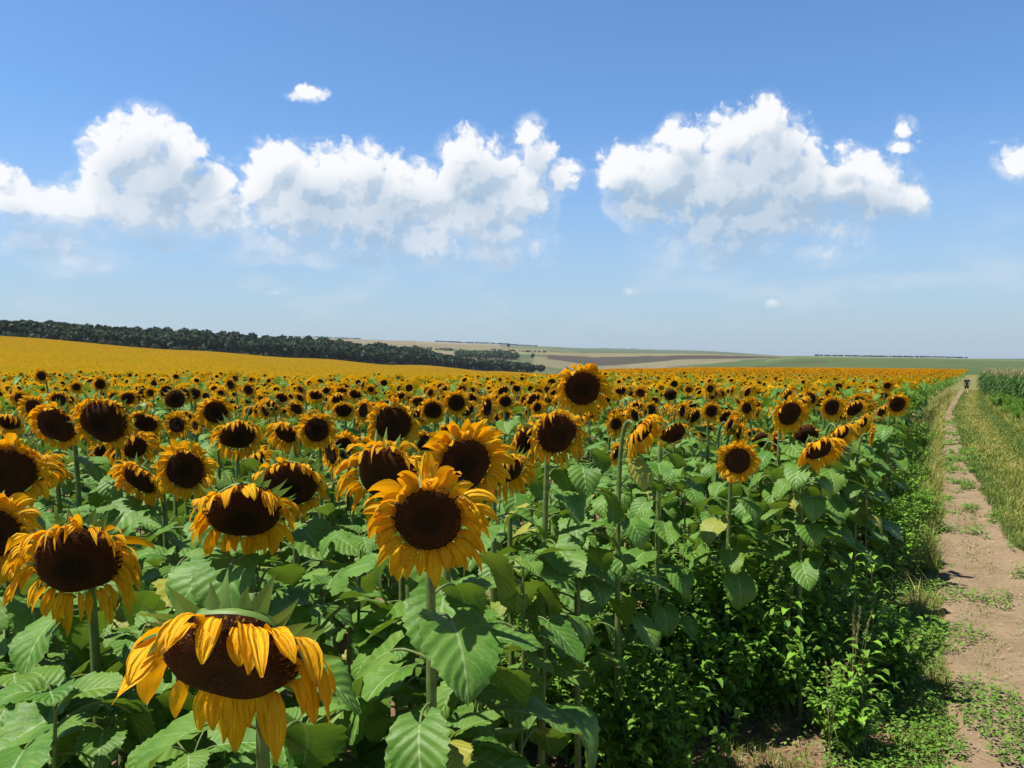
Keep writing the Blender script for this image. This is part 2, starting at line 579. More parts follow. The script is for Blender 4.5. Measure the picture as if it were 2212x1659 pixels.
COLS = [
 (-900, [(0,0),(15,0),(40,-.2),(80,-2),(140,-5),(200,-1.0),(330,9),(450,17),(600,23),(800,25),(1200,22),(2000,50),(3000,82),(9000,40)]),
 (0,    [(0,0),(15,0),(40,-.2),(80,-2.2),(140,-5.5),(200,-3.0),(330,6.5),(450,yp(450,726,1.5)),(620,24),(800,25),(1200,18),(2000,45),(3000,80),(9000,40)]),
 (400,  [(0,0),(15,0),(40,-.22),(80,-2.4),(140,-6),(200,-4.5),(330,1.5),(520,yp(520,758,1.5)),(700,19.0),(900,20),(1200,10),(2000,40),(3000,82),(9000,40)]),
 (650,  [(0,0),(15,0),(40,-.38),(80,-2.2),(140,-3.9),(200,-4.0),(330,-3.7),(580,yp(580,775,1.5)),(760,13),(950,13),(1300,8),(2000,35),(3000,yp(3000,728)),(9000,40)]),
 (850,  [(0,0),(15,0),(42,-.48),(80,-2.1),(140,-3.7),(200,-4.3),(330,-5.2),(660,yp(660,790,1.5)),(840,5.5),(1000,5),(1400,7),(2000,30),(3000,yp(3000,735)),(9000,40)]),
 (1050, [(0,0),(15,0),(45,-.55),(90,-2.1),(140,-3.2),(200,-3.9),(330,-5.8),(500,-8.0),(780,yp(780,802,1.5)),(950,-10),(1150,-4),(1300,4),(1500,7),(2000,20),(3000,yp(3000,742)),(9000,44)]),
 (1160, [(0,0),(15,0),(50,-.55),(90,-1.9),(140,-2.9),(200,-3.8),(330,-6.1),(500,-9.0),(850,-14.2),(950,-16),(1150,-8),(1350,2),(1600,9),(2100,18),(3000,yp(3000,749)),(5000,80),(9000,70)]),
 (1300, [(0,0),(15,0),(50,-.5),(90,-1.2),(160,-1.7),(200,-2.0),(300,-9),(500,-20),(950,-25),(1250,-20),(1600,2),(2000,yp(2000,761)),(2600,5),(5500,yp(5500,752)),(9000,60)]),
 (1500, [(0,0),(15,0),(50,-.6),(90,-1.1),(180,-1.6),(250,-2.1),(350,-8),(500,-14),(800,-14),(1200,-5),(1600,8),(2000,yp(2000,763.5)),(2600,0),(5500,yp(5500,757)),(9000,60)]),
 (1720, [(0,0),(15,0),(50,-.75),(90,-1.3),(180,-1.75),(260,-2.3),(350,-7),(500,-8),(750,-1),(1000,yp(1000,768)),(1300,3),(2000,yp(2000,770)),(2600,0),(5500,20),(9000,20)]),
 (2000, [(0,0),(15,0),(50,-.85),(90,-1.45),(180,-2.0),(260,-2.6),(350,-6.5),(500,-6),(750,0),(1000,yp(1000,772)),(1300,0),(2000,-4),(3000,0),(9000,5)]),
 (2212, [(0,0),(15,0),(50,-.85),(90,-1.45),(180,-2.3),(260,-3.0),(350,-5.5),(500,-5),(750,-1.5),(1000,yp(1000,777)),(1300,-2),(2000,-6),(3000,0),(9000,5)]),
 (3100, [(0,0),(15,0),(50,-.85),(90,-1.4),(180,-2.3),(260,-3.0),(350,-5.0),(500,-5),(750,-2),(1000,0),(1300,-2),(2000,-6),(3000,0),(9000,5)]),
]
COL_AZ = np.array([math.atan((c[0] - 1106) / F) for c in COLS])
LOGN = 420
LOGR = np.linspace(0, math.log(9000 / 4.0 + 1), LOGN)
TAB = []
for (px, prof), a in zip(COLS, COL_AZ):
    ys = np.array([p[0] for p in prof]) / math.cos(a)
    zs = np.array([p[1] for p in prof])
    rr = 4.0 * (np.exp(LOGR) - 1)
    z = np.interp(rr, ys, zs)
    k = np.array([1, 3, 5, 6, 5, 3, 1], float)
    k /= k.sum()
    zp = np.pad(z, 3, mode='edge')
    TAB.append(np.convolve(zp, k, mode='valid'))
TAB = np.array(TAB)


def ground(x, y):
    x = np.asarray(x, float)
    y = np.asarray(y, float)
    r = np.hypot(x, y)
    a = np.arctan2(x, y)
    a = np.where(a > 2.2, COL_AZ[0] - 0.01, a)
    a = np.clip(a, COL_AZ[0], COL_AZ[-1] - 1e-6)
    ci = np.clip(np.searchsorted(COL_AZ, a, side='right') - 1, 0, len(COL_AZ) - 2)
    f = (a - COL_AZ[ci]) / (COL_AZ[ci + 1] - COL_AZ[ci])
    f = f * f * (3 - 2 * f) * 0.5 + f * 0.5
    t = np.log(np.minimum(r, 8999) / 4.0 + 1) / LOGR[-1] * (LOGN - 1)
    i = np.clip(t.astype(int), 0, LOGN - 2)
    ft = t - i
    z0 = TAB[ci, i] * (1 - ft) + TAB[ci, i + 1] * ft
    z1 = TAB[ci + 1, i] * (1 - ft) + TAB[ci + 1, i + 1] * ft
    return z0 * (1 - f) + z1 * f


def gz(x, y):
    return float(ground(np.array([x]), np.array([y]))[0])


ROWA = R_(28.4)
RU = np.array([math.sin(ROWA), math.cos(ROWA)])     # along the path
RV = np.array([math.cos(ROWA), -math.sin(ROWA)])    # to its right


def bend(s):
    s = np.asarray(s, float)
    return 0.034 * (np.sqrt((s - 52) ** 2 + 120) + (s - 52)) * 0.5


def sv_of(x, y):
    s = x * RU[0] + y * RU[1]
    v = x * RV[0] + y * RV[1] - bend(s)
    return s, v


def xy_of(s, v):
    v = np.asarray(v) + bend(s)
    return s * RU[0] + v * RV[0], s * RU[1] + v * RV[1]


def at(px, py, Y):
    """world point at depth Y seen at a frame position"""
    fw = Vector((0, math.cos(PITCH), -math.sin(PITCH)))
    up = Vector((0, math.sin(PITCH), math.cos(PITCH)))
    r = fw + Vector((1, 0, 0)) * ((px - 1106) / F) - up * ((py - 829.5) / F)
    return Vector((0, 0, CAMZ)) + r * (Y / r.y)


def project(x, y, z):
    c, s_ = math.cos(PITCH), math.sin(PITCH)
    dz = z - CAMZ
    d = y * c - dz * s_
    u = y * s_ + dz * c
    return 1106 + F * x / d, 829.5 - F * u / d, d


# ------------------------------------------------------------------ value noise for python-side variation
rng = np.random.default_rng(7)
random.seed(7)
_NG = rng.random((256, 256))


def vnoise(x, y):
    x = np.asarray(x, float)
    y = np.asarray(y, float)
    xi = np.floor(x).astype(int)
    yi = np.floor(y).astype(int)
    fx = x - xi
    fy = y - yi
    fx = fx * fx * (3 - 2 * fx)
    fy = fy * fy * (3 - 2 * fy)
    g_ = lambda a, b: _NG[a & 255, b & 255]
    return (g_(xi, yi) * (1 - fx) + g_(xi + 1, yi) * fx) * (1 - fy) + (g_(xi, yi + 1) * (1 - fx) + g_(xi + 1, yi + 1) * fx) * fy


def fbm(x, y, o=4):
    t = 0
    a = 0.5
    for i in range(o):
        t = t + a * vnoise(x * 2 ** i + 17 * i, y * 2 ** i + 31 * i)
        a *= 0.5
    return t / (1 - 0.5 ** o)


def field_edge_r(a):
    """distance at which the sunflower crop ends, by bearing"""
    px = 1106 + F * np.tan(np.clip(a, -1.1, 1.1))
    Y = np.interp(px, [-900, 0, 400, 650, 850, 1050, 1160, 1230, 1300, 1500, 1720, 2212], [430, 455, 525, 585, 665, 785, 850, 300, 210, 255, 268, 270])
    return Y / np.cos(a)


# ------------------------------------------------------------------ ground sheet
def build_ground():
    a_in = np.linspace(R_(-35), R_(35), 470)
    a_out = np.linspace(R_(35), R_(325), 120)[1:-1]
    A = np.concatenate([a_in, a_out])
    nr = 340
    Rr = 4.0 * (np.exp(np.linspace(math.log(0.15 / 4 + 1), math.log(8000 / 4 + 1), nr)) - 1)
    AA, RRg = np.meshgrid(A, Rr)
    X = RRg * np.sin(AA)
    Y = RRg * np.cos(AA)
    Aw = np.arctan2(X, Y)
    Z = ground(X, Y)
    near = RRg < 60
    Z = Z + np.where(near, (fbm(X * 3.1, Y * 3.1) - 0.5) * 0.05 * np.clip(1 - RRg / 60, 0, 1), 0)
    far = np.clip((RRg - 900) / 1500, 0, 1)
    Z = Z + far * (fbm(X / 260, Y / 260) - 0.5) * 5
    V = np.stack([X, Y, Z], -1).reshape(-1, 3)
    # land colours
    n1 = fbm(X / 120, Y / 120)
    n2 = fbm(X / 18 + 7, Y / 18)
    s, v = sv_of(X, Y)
    soil = np.array([.185, .122, .068])
    C = np.zeros(X.shape + (3,))
    C[:] = soil
    verge = np.array([.17, .165, .055])
    m = (v > np.where(RRg > 25, -2.2, np.where(RRg > 9, -0.9, -0.25))) & (RRg < 320)
    C[m] = verge
    px = 1106 + F * np.tan(np.clip(Aw, -1.2, 1.2))
    Yd = np.abs(Y)
    edge = field_edge_r(Aw)
    out = (RRg > np.where(v > -1.2, 300, edge))
    green = np.array([.07, .10, .033])
    dull = np.array([.15, .155, .085])
    C[out] = green
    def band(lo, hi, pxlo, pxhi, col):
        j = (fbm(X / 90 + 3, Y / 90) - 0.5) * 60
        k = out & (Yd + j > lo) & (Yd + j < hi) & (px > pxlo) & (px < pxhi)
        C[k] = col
    tan = np.array([.19, .158, .075])
    pink = np.array([.195, .158, .09])
    dark = np.array([.062, .05, .034])  # cloud shadow across the far hills, painted into the ground colour
    band(900, 1400, 1000, 1500, (.10, .115, .05))
    band(1150, 1500, 1150, 1680, (.18, .16, .09))
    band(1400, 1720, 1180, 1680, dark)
    band(1720, 2300, 1120, 1780, tan)
    band(600, 1250, 1600, 3200, (.075, .105, .035))
    band(700, 790, 1560, 1790, (.07, .085, .035))
    band(880, 960, 1650, 2300, (.12, .145, .055))
    band(1250, 1900, 650, 1100, pink)
    band(2100, 2600, 500, 1180, (.18, .15, .078))
    band(2600, 3300, 500, 900, pink)
    band(2600, 3300, 900, 1080, (.21, .18, .10))
    band(2600, 3300, 1080, 1250, (.11, .135, .055))
    band(1900, 2100, 900, 1180, (.17, .18, .075))
    C *= (0.72 + 0.3 * n1 + 0.26 * n2)[..., None]
    mb = MB()
    na = len(A)
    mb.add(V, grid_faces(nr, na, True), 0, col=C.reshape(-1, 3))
    m_, t, out_ = new_mat("ground_soil_and_fields")
    at_ = t.add('ShaderNodeAttribute')
    at_.attribute_name = "Col"
    geo = t.add('ShaderNodeNewGeometry')
    f1 = t.noise(geo.outputs['Position'], 5.0, 6.0, 0.65)
    k = t.smooth(f1, 0.3, 0.7, 0.72, 1.25)
    c = t.mix(1.0, at_.outputs['Color'], t.combine(k, k, k), 'MULTIPLY')
    p = t.add('ShaderNodeBsdfPrincipled')
    t.link(c, p.inputs['Base Color'])
    p.inputs['Roughness'].default_value = 0.95
    p.inputs['Specular IOR Level'].default_value = 0.1
    b = t.add('ShaderNodeBump')
    b.inputs['Strength'].default_value = 0.6
    b.inputs['Distance'].default_value = 0.03
    t.link(t.noise(geo.outputs['Position'], 22.0, 5.0, 0.65), b.inputs['Height'])
    t.link(b.outputs[0], p.inputs['Normal'])
    t.link(p.outputs[0], out_.inputs[0])
    o = link("ground", mb.mesh("ground", [m_], color=True))
    tag(o, kind='structure')


build_ground()


def path_left(s):
    return -0.02 + 0.16 * (fbm(s * 0.55, 3.3) - 0.5) * 2 + 0.10 * (fbm(s * 2.7, 9.1) - 0.5) * 2


def path_right(s):
    return np.interp(s, [0, 4, 9, 14, 20, 30, 60, 110], [1.35, 1.25, 0.95, .72, .55, .5, .45, .45]) + 0.22 * (fbm(s * 0.6, 21.3) - 0.5) * 2 + 0.10 * (fbm(s * 2.9, 5.7) - 0.5) * 2


def build_path():
    ss = np.concatenate([np.arange(-6, 30, 0.12), np.arange(30, 110, 0.5)])
    nv = 17
    V, C = [], []
    for s in ss:
        l, r = float(path_left(s)), float(path_right(s))
        for j in range(nv):
            t = j / (nv - 1)
            v = l + (r - l) * t
            x, y = xy_of(s, v)
            dip = -0.035 * math.sin(math.pi * t) ** 1.0
            z = gz(x, y) + 0.034 + dip * 0.7 + (float(fbm(x * 3.1, y * 3.1)) - 0.5) * 0.05 * max(0, 1 - math.hypot(x, y) / 60)
            z += 0.010 * (float(fbm(x * 9, y * 9)) - .5)
            if j in (0, nv - 1):
                z -= 0.05
            V.append((x, y, z))
    mb = MB()
    mb.add(V, grid_faces(len(ss), nv))
    m, t, out = new_mat("trodden_earth")
    geo = t.add('ShaderNodeNewGeometry')
    n1 = t.noise(geo.outputs['Position'], 1.7, 5.0, 0.6)
    n2 = t.noise(geo.outputs['Position'], 24.0, 6.0, 0.7)
    vo = t.add('ShaderNodeTexVoronoi')
    t.link(geo.outputs['Position'], vo.inputs['Vector'])
    vo.inputs['Scale'].default_value = 19.0
    c = t.mix(t.smooth(n1, 0.3, 0.7), (0.205, 0.146, 0.086), (0.275, 0.199, 0.120))
    c = t.mix(t.math('MULTIPLY', t.smooth(n2, 0.45, 0.7), 0.5), c, (0.37, 0.26, 0.165))
    c = t.mix(t.math('MULTIPLY', t.smooth(n2, 0.45, 0.28), 0.55), c, (0.15, 0.09, 0.052))
    peb = t.math('MULTIPLY', t.smooth(vo.outputs['Distance'], 0.13, 0.08), t.smooth(t.noise(geo.outputs['Position'], 6.0), 0.5, 0.62))
    c = t.mix(peb, c, (0.58, 0.5, 0.4))
    p = t.add('ShaderNodeBsdfPrincipled')
    t.link(c, p.inputs['Base Color'])
    p.inputs['Roughness'].default_value = 0.95
    p.inputs['Specular IOR Level'].default_value = 0.1
    b = t.add('ShaderNodeBump')
    b.inputs['Strength'].default_value = 0.8
    b.inputs['Distance'].default_value = 0.02
    t.link(t.math('ADD', n2, t.math('MULTIPLY', peb, 0.4)), b.inputs['Height'])
    t.link(b.outputs[0], p.inputs['Normal'])
    t.link(p.outputs[0], out.inputs[0])
    tag(link("path", mb.mesh("path", [m])), kind='structure')


build_path()


# ------------------------------------------------------------------ sunflower pieces
def leaf_template(seed, droop, nu=22, nv=9, petiole=True):
    """blade of length 1 plus petiole; starts at the stem and runs along +X; returns an MB (mat 0 leaf, mat 1 stem)"""
    r = random.Random(seed)
    mb = MB()
    pl = 0.52 + 0.2 * r.random()
    lift = 0.30 + 0.45 * r.random()
    pe = bez((0, 0, 0), (pl * .4, 0, lift * .35), (pl * .75, 0, lift * .42), (pl, 0, lift * 0.34), 7)
    if petiole:
        tube(mb, pe, np.linspace(0.024, 0.017, 7), 5, 1, cap=False)
    p0 = pe[-1]
    # centreline with increasing droop
    ang = math.atan2(pe[-1][2] - pe[-2][2], pe[-1][0] - pe[-2][0])
    bendv = r.uniform(-.25, .25)
    pts, frames = [], []
    p = np.array(p0)
    h = 0.0
    for i in range(nu):
        d = np.array([math.cos(ang) * math.cos(h), math.cos(ang) * math.sin(h), math.sin(ang)])
        side = np.array([-math.sin(h), math.cos(h), 0])
        pts.append(p.copy())
        frames.append((d, side, np.cross(d, side)))
        p = p + d / (nu - 1)
        ang -= droop / (nu - 1) * (1.4 - 0.8 * i / nu)
        h += bendv / (nu - 1)
    Wd = 0.44 + 0.06 * r.random()
    V, U = [], []
    rip = r.uniform(0, 6)
    fold = r.uniform(0.05, 0.42)
    for i in range(nu):
        u = i / (nu - 1)
        w_ = Wd * 1.95 * ((u + 0.015) ** 0.42) * ((1 - u) ** 0.80) + 0.002
        ser = 1.0 + (0.07 if i % 2 else -0.04) * (1 if 0 < u < 1 else 0)
        d, side, nrm = frames[i]
        for j in range(nv):
            sN = -1 + 2 * j / (nv - 1)
            ws = w_ * (ser if j in (0, nv - 1) else 1.0)
            back = -0.20 * (abs(sN) ** 1.6) * (1 - u) ** 5
            z = fold * abs(sN) * w_ - 0.30 * fold * (abs(sN) ** 3) * w_
            z += 0.030 * math.sin((u - .34 * abs(sN)) * 6.5 * 6.283 + .5) * (1 - abs(sN) * .5) * abs(sN)
            z += 0.045 * math.sin(rip + u * 9 + (2.2 if sN > 0 else 0)) * abs(sN) ** 2
            V.append(pts[i] + side * (sN * ws) + nrm * z + d * back)
            U.append((u, sN))
    mb.add(V, grid_faces(nu, nv), 0, uv=U)
    return mb


LEAF_DROOPS = [0.35, 0.8, 1.1, 1.5, 0.9, 0.6, 1.3, 0.25]
LEAF_MB = [leaf_template(10 + i, d) for i, d in enumerate(LEAF_DROOPS)]
LEAF_ME = [m.mesh("leaf", [M_LEAF, M_STEM]) for m in LEAF_MB]
LEAF_LO = [leaf_template(10 + i, d, 8, 5) for i, d in enumerate(LEAF_DROOPS[:4])]


def frame_of(n):
    n = unit(n)
    ref = np.array([0, 0, 1.0]) if abs(n[2]) < 0.95 else np.array([0, 1.0, 0])
    ex = unit(np.cross(ref, n))
    ey = np.cross(n, ex)
    return ex, ey, n


STYLES = {
 # petal length / disc radius, width, count, second ring, opening angle, gravity, twist, missing
 'fresh':  dict(L=1.05, W=.40, n=30, n2=24, a=10, k=1.5, tw=.35, miss=.0, curl=.25),
 'mature': dict(L=.80, W=.33, n=32, n2=24, a=16, k=2.1, tw=.5, miss=.03, curl=.25),
 'hang':   dict(L=.85, W=.30, n=30, n2=22, a=26, k=3.0, tw=.7, miss=.06, curl=.25),
 'wilt':   dict(L=.66, W=.23, n=36, n2=26, a=24, k=2.8, tw=1.1, miss=.08, curl=.4),
 'torn':   dict(L=.80, W=.34, n=26, n2=18, a=28, k=2.8, tw=.8, miss=.13, curl=.35),
 'old':    dict(L=.50, W=.19, n=24, n2=6, a=28, k=2.0, tw=1.2, miss=.25, curl=.4),
}


def head_parts(c, n, R, style, seed, hi=True, L=None):
    """head at c facing n: returns (receptacle, disc, petals, bracts) builders in plant space"""
    r = random.Random(seed)
    st = dict(STYLES[style])
    st['L'] = (L or st['L']) * (1.40 if style in ('hang', 'wilt', 'old', 'torn') else 1.12)
    ex, ey, n = frame_of(n)
    c = np.asarray(c, float)
    G = np.array([0, 0, -1.0])
    sides = 30 if hi else 18
    ths = [2 * math.pi * k / sides for k in range(sides)]

    def lathe(mb, prof, mat=0, uvr=False, wob=0.0):
        V, U = [], []
        for (rr, zz) in prof:
            for th in ths:
                k = 1 + wob * math.sin(3 * th + seed) + wob * .6 * math.sin(5 * th + 2 * seed)
                V.append(c + (ex * math.cos(th) + ey * math.sin(th)) * rr * R * k + n * zz * R)
                U.append((rr * math.cos(th) + .001, rr * math.sin(th)))
        mb.add(V, grid_faces(len(prof), sides, True), mat, uv=U)

    rec = MB()
    lathe(rec, [(1.03, -0.02), (1.06, -.10), (.95, -.24), (.62, -.38), (.28, -.46), (.14, -.60), (.11, -.8)], wob=.04)
    disc = MB()
    dome = .36 if style in ('wilt', 'old', 'hang', 'torn') else (.20 if style == 'mature' else .10)
    lathe(disc, [(1.06, -.05), (1.03, .02), (.93, .06 + dome * .25), (.75, .06 + dome * .7), (.52, .06 + dome * .95), (.30, .06 + dome * .85), (.14, .06 + dome * .6), (.012, .06 + dome * .55)], wob=.04)
    pet = MB()
    rows = 9 if hi else 5
    for ring, cnt in ((0, st['n']), (1, st['n2'])):
        for i in range(cnt):
            if r.random() < st['miss']:
                continue
            th = 2 * math.pi * (i + .5 * ring + r.uniform(-.32, .32)) / cnt
            rad = ex * math.cos(th) + ey * math.sin(th)
            a = R_(st['a'] + r.gauss(0, 13) + ring * 9)
            ln = R * st['L'] * r.uniform(.68, 1.22) * (1.0 if ring == 0 else .88)
            wd = R * st['W'] * r.uniform(.75, 1.2)
            d = rad * math.cos(a) + n * math.sin(a)
            d = unit(d + (ex * r.gauss(0, .10) + ey * r.gauss(0, .10)))
            side = np.cross(n, rad)
            p = c + rad * R * (1.0 - .03 * ring) + n * R * (.0 + .03 * ring)
            k = st['k'] * r.uniform(.4, 1.5)
            cu = r.gauss(0, st['curl'])
            twist = r.gauss(0, st['tw'])
            tw0 = r.gauss(0, .15)
            cup = r.uniform(.12, .5)
            V, U = [], []
            off = r.random() * 40
            for q_ in range(rows):
                t = q_ / (rows - 1)
                s_ = unit(side - d * np.dot(side, d))
                up = np.cross(s_, d)
                ct, sn = math.cos(tw0 + twist * t), math.sin(tw0 + twist * t)
                sd_ = s_ * ct + up * sn
                un = np.cross(sd_, d)
                prof = (0.34 + 1.5 * t) if t < .42 else (0.97 * math.cos((t - .42) / .58 * 1.52) ** .72)
                hw = wd * .5 * min(prof, 1.0) * (1.0)
                for j, sN in enumerate((-1, -.35, .35, 1)):
                    lift_ = cup * hw * (abs(sN) ** 1.5) + .10 * hw * math.sin(off + t * 9 + sN * 2)
                    V.append(p + sd_ * hw * sN + un * lift_)
                    U.append((t, sN * .5 + off))
                step = ln / (rows - 1)
                p = p + d * step
                d = unit(d + G * (k / (rows - 1)) * (.5 + 1.1 * t) * 1.0 + n * (cu / (rows - 1)))
            # keep hanging petals from cutting through the disc face
            V = np.array(V)
            rel = V - c
            hgt = rel @ n
            pl = rel - hgt[:, None] * n
            rr = np.linalg.norm(pl, axis=1) / R
            floor_ = np.where(rr < 1.02, (.07 + dome * np.clip(1.0 - rr ** 2, 0, 1)) * R + .004, -1)
            V += n * np.maximum(floor_ - hgt, 0)[:, None]
            pet.add(V, grid_faces(rows, 4), 0, uv=U)
    br = MB()
    nb = 26 if hi else 14
    for i in range(nb):
        th = 2 * math.pi * (i + r.uniform(-.3, .3)) / nb
        rad = ex * math.cos(th) + ey * math.sin(th)
        a = R_(r.uniform(-50, 15))
        d = unit(rad * math.cos(a) + n * math.sin(a))
        side = np.cross(n, rad)
        p = c + rad * R * 1.0 - n * R * r.uniform(.05, .22)
        ln = R * r.uniform(.38, .75)
        wd = R * r.uniform(.22, .34)
        cu = r.uniform(-1.3, .5)
        V = []
        rb = 6
        for q_ in range(rb):
            t = q_ / (rb - 1)
            hw = wd * .5 * (1 - t) ** 1.25 * (1 + .4 * t)
            up = np.cross(side, d)
            V += [p - side * hw + up * hw * .3, p, p + side * hw + up * hw * .3]
            p = p + d * ln / (rb - 1)
            d = unit(d + n * cu / rb + np.array([0, 0, .12]) / rb)
        br.add(V, grid_faces(rb, 3), 0)
    return rec, disc, pet, br


KIDS = {}


def kid(parent, name, me, loc=None, rot=None, sc=None):
    o = bpy.data.objects.new(name, me)
    COL.objects.link(o)
    o.parent = parent
    if loc is not None:
        o.location = loc
    if rot is not None:
        o.rotation_euler = rot
    if sc is not None:
        o.scale = (sc, sc, sc)
    KIDS.setdefault(parent.name, []).append(o)
    return o


def copy_thing(src, name=None):
    """a thing, its parts and their sub-parts"""
    c = src.copy()
    COL.objects.link(c)
    for ch in KIDS.get(src.name, ()):
        d = ch.copy()
        COL.objects.link(d)
        d.parent = c
        for gch in KIDS.get(ch.name, ()):
            e = gch.copy()
            COL.objects.link(e)
            e.parent = d
    return c


def nvec(yaw, pitch):
    y, p = R_(yaw), R_(pitch)
    return np.array([math.sin(y) * math.cos(p), -math.cos(y) * math.cos(p), -math.sin(p)])


def stem_curve(head, n, R, H, r):
    n = unit(n)
    back = head - n * R * .78
    hor = np.array([n[0], n[1], 0])
    base = np.array([0.0, 0, -0.03])
    up = np.array([0, 0, 1.0])
    droop = max(0.0, -n[2])
    top = back - n * R * .5
    p2 = back - n * (0.10 + .10 * droop) + up * (.015 + .05 * droop)
    p1 = base + up * H * .62 + np.array([r.uniform(-.03, .03), r.uniform(-.03, .03), 0])
    return bez(base, p1, p2, back, 18)


def sunflower(name, base, head, n, R, style, label, group, seed, leaves=11, L=None, hi=True, leaf_size=(.17, .27), low=.30, joined=False, leafdirs=None):
    """head is given relative to the base"""
    r = random.Random(seed)
    t = thing(name, base, label, 'sunflower', group)
    head = np.asarray(head, float)
    H = head[2]
    cur = stem_curve(head, n, R, H, r)
    sb = MB()
    tube(sb, cur, np.linspace(.0165, .0095, len(cur)) * (0.85 + R * 2.2), 8 if hi else 6, 0, cap=False)
    kid(t, 'stem', sb.mesh('stem', [M_STEM]))
    rec, disc, pet, br = head_parts(head, n, R, style, seed, hi, L)
    fh = kid(t, 'flower_head', rec.mesh('flower_head', [M_BRACT]))
    kid(fh, 'disc', disc.mesh('disc', [M_DISC]))
    kid(fh, 'petals', pet.mesh('petals', [M_PETAL]))
    kid(fh, 'bracts', br.mesh('bracts', [M_BRACT]))
    put_leaves(t, cur, leaves, leaf_size, low, r, joined)
    return t


def put_leaves(t, cur, leaves, leaf_size, low, r, joined=False, top=.90):
    ph = r.uniform(0, 6.28)
    fo = MB()
    zs = np.maximum.accumulate(cur[:, 2])
    for i in range(leaves):
        f = low + (top - low) * (i + r.uniform(.2, .8)) / leaves
        ztar = f * zs[-1]
        pos = np.array([np.interp(ztar, zs, cur[:, k]) for k in range(3)])
        ph += 2.4 + r.uniform(-.35, .35)
        size = r.uniform(*leaf_size) * (1.08 - .45 * max(0, f - .6))
        v = r.randrange(len(LEAF_ME))
        rot = (r.uniform(-.3, .3), r.uniform(-.15, .30), ph)
        if joined:
            lm = LEAF_LO[v % len(LEAF_LO)]
            Mx = np.array(Matrix.Rotation(ph, 3, 'Z') @ Matrix.Rotation(rot[1], 3, 'Y') @ Matrix.Rotation(rot[0], 3, 'X'))
            off = 0
            for Vv, Ff, Mm, Uu in zip(lm.V, lm.F, lm.M, lm.U):
                fo.add(Vv @ Mx.T * size + pos, Ff - off, Mm, uv=Uu)
                off += len(Vv)
        else:
            kid(t, 'leaf', LEAF_ME[v], pos, rot, size)
    if top >= 1.0:                       # a tuft of young leaves closes a stalk
        for i in range(5):
            kid(t, 'leaf', LEAF_ME[i], cur[-1], (r.uniform(-.3, .3), -r.uniform(.2, .8), i * 1.257 + r.uniform(-.2, .2)), r.uniform(.08, .13))
    if joined and leaves:
        kid(t, 'foliage', fo.mesh('foliage', [M_LEAF, M_STEM]))


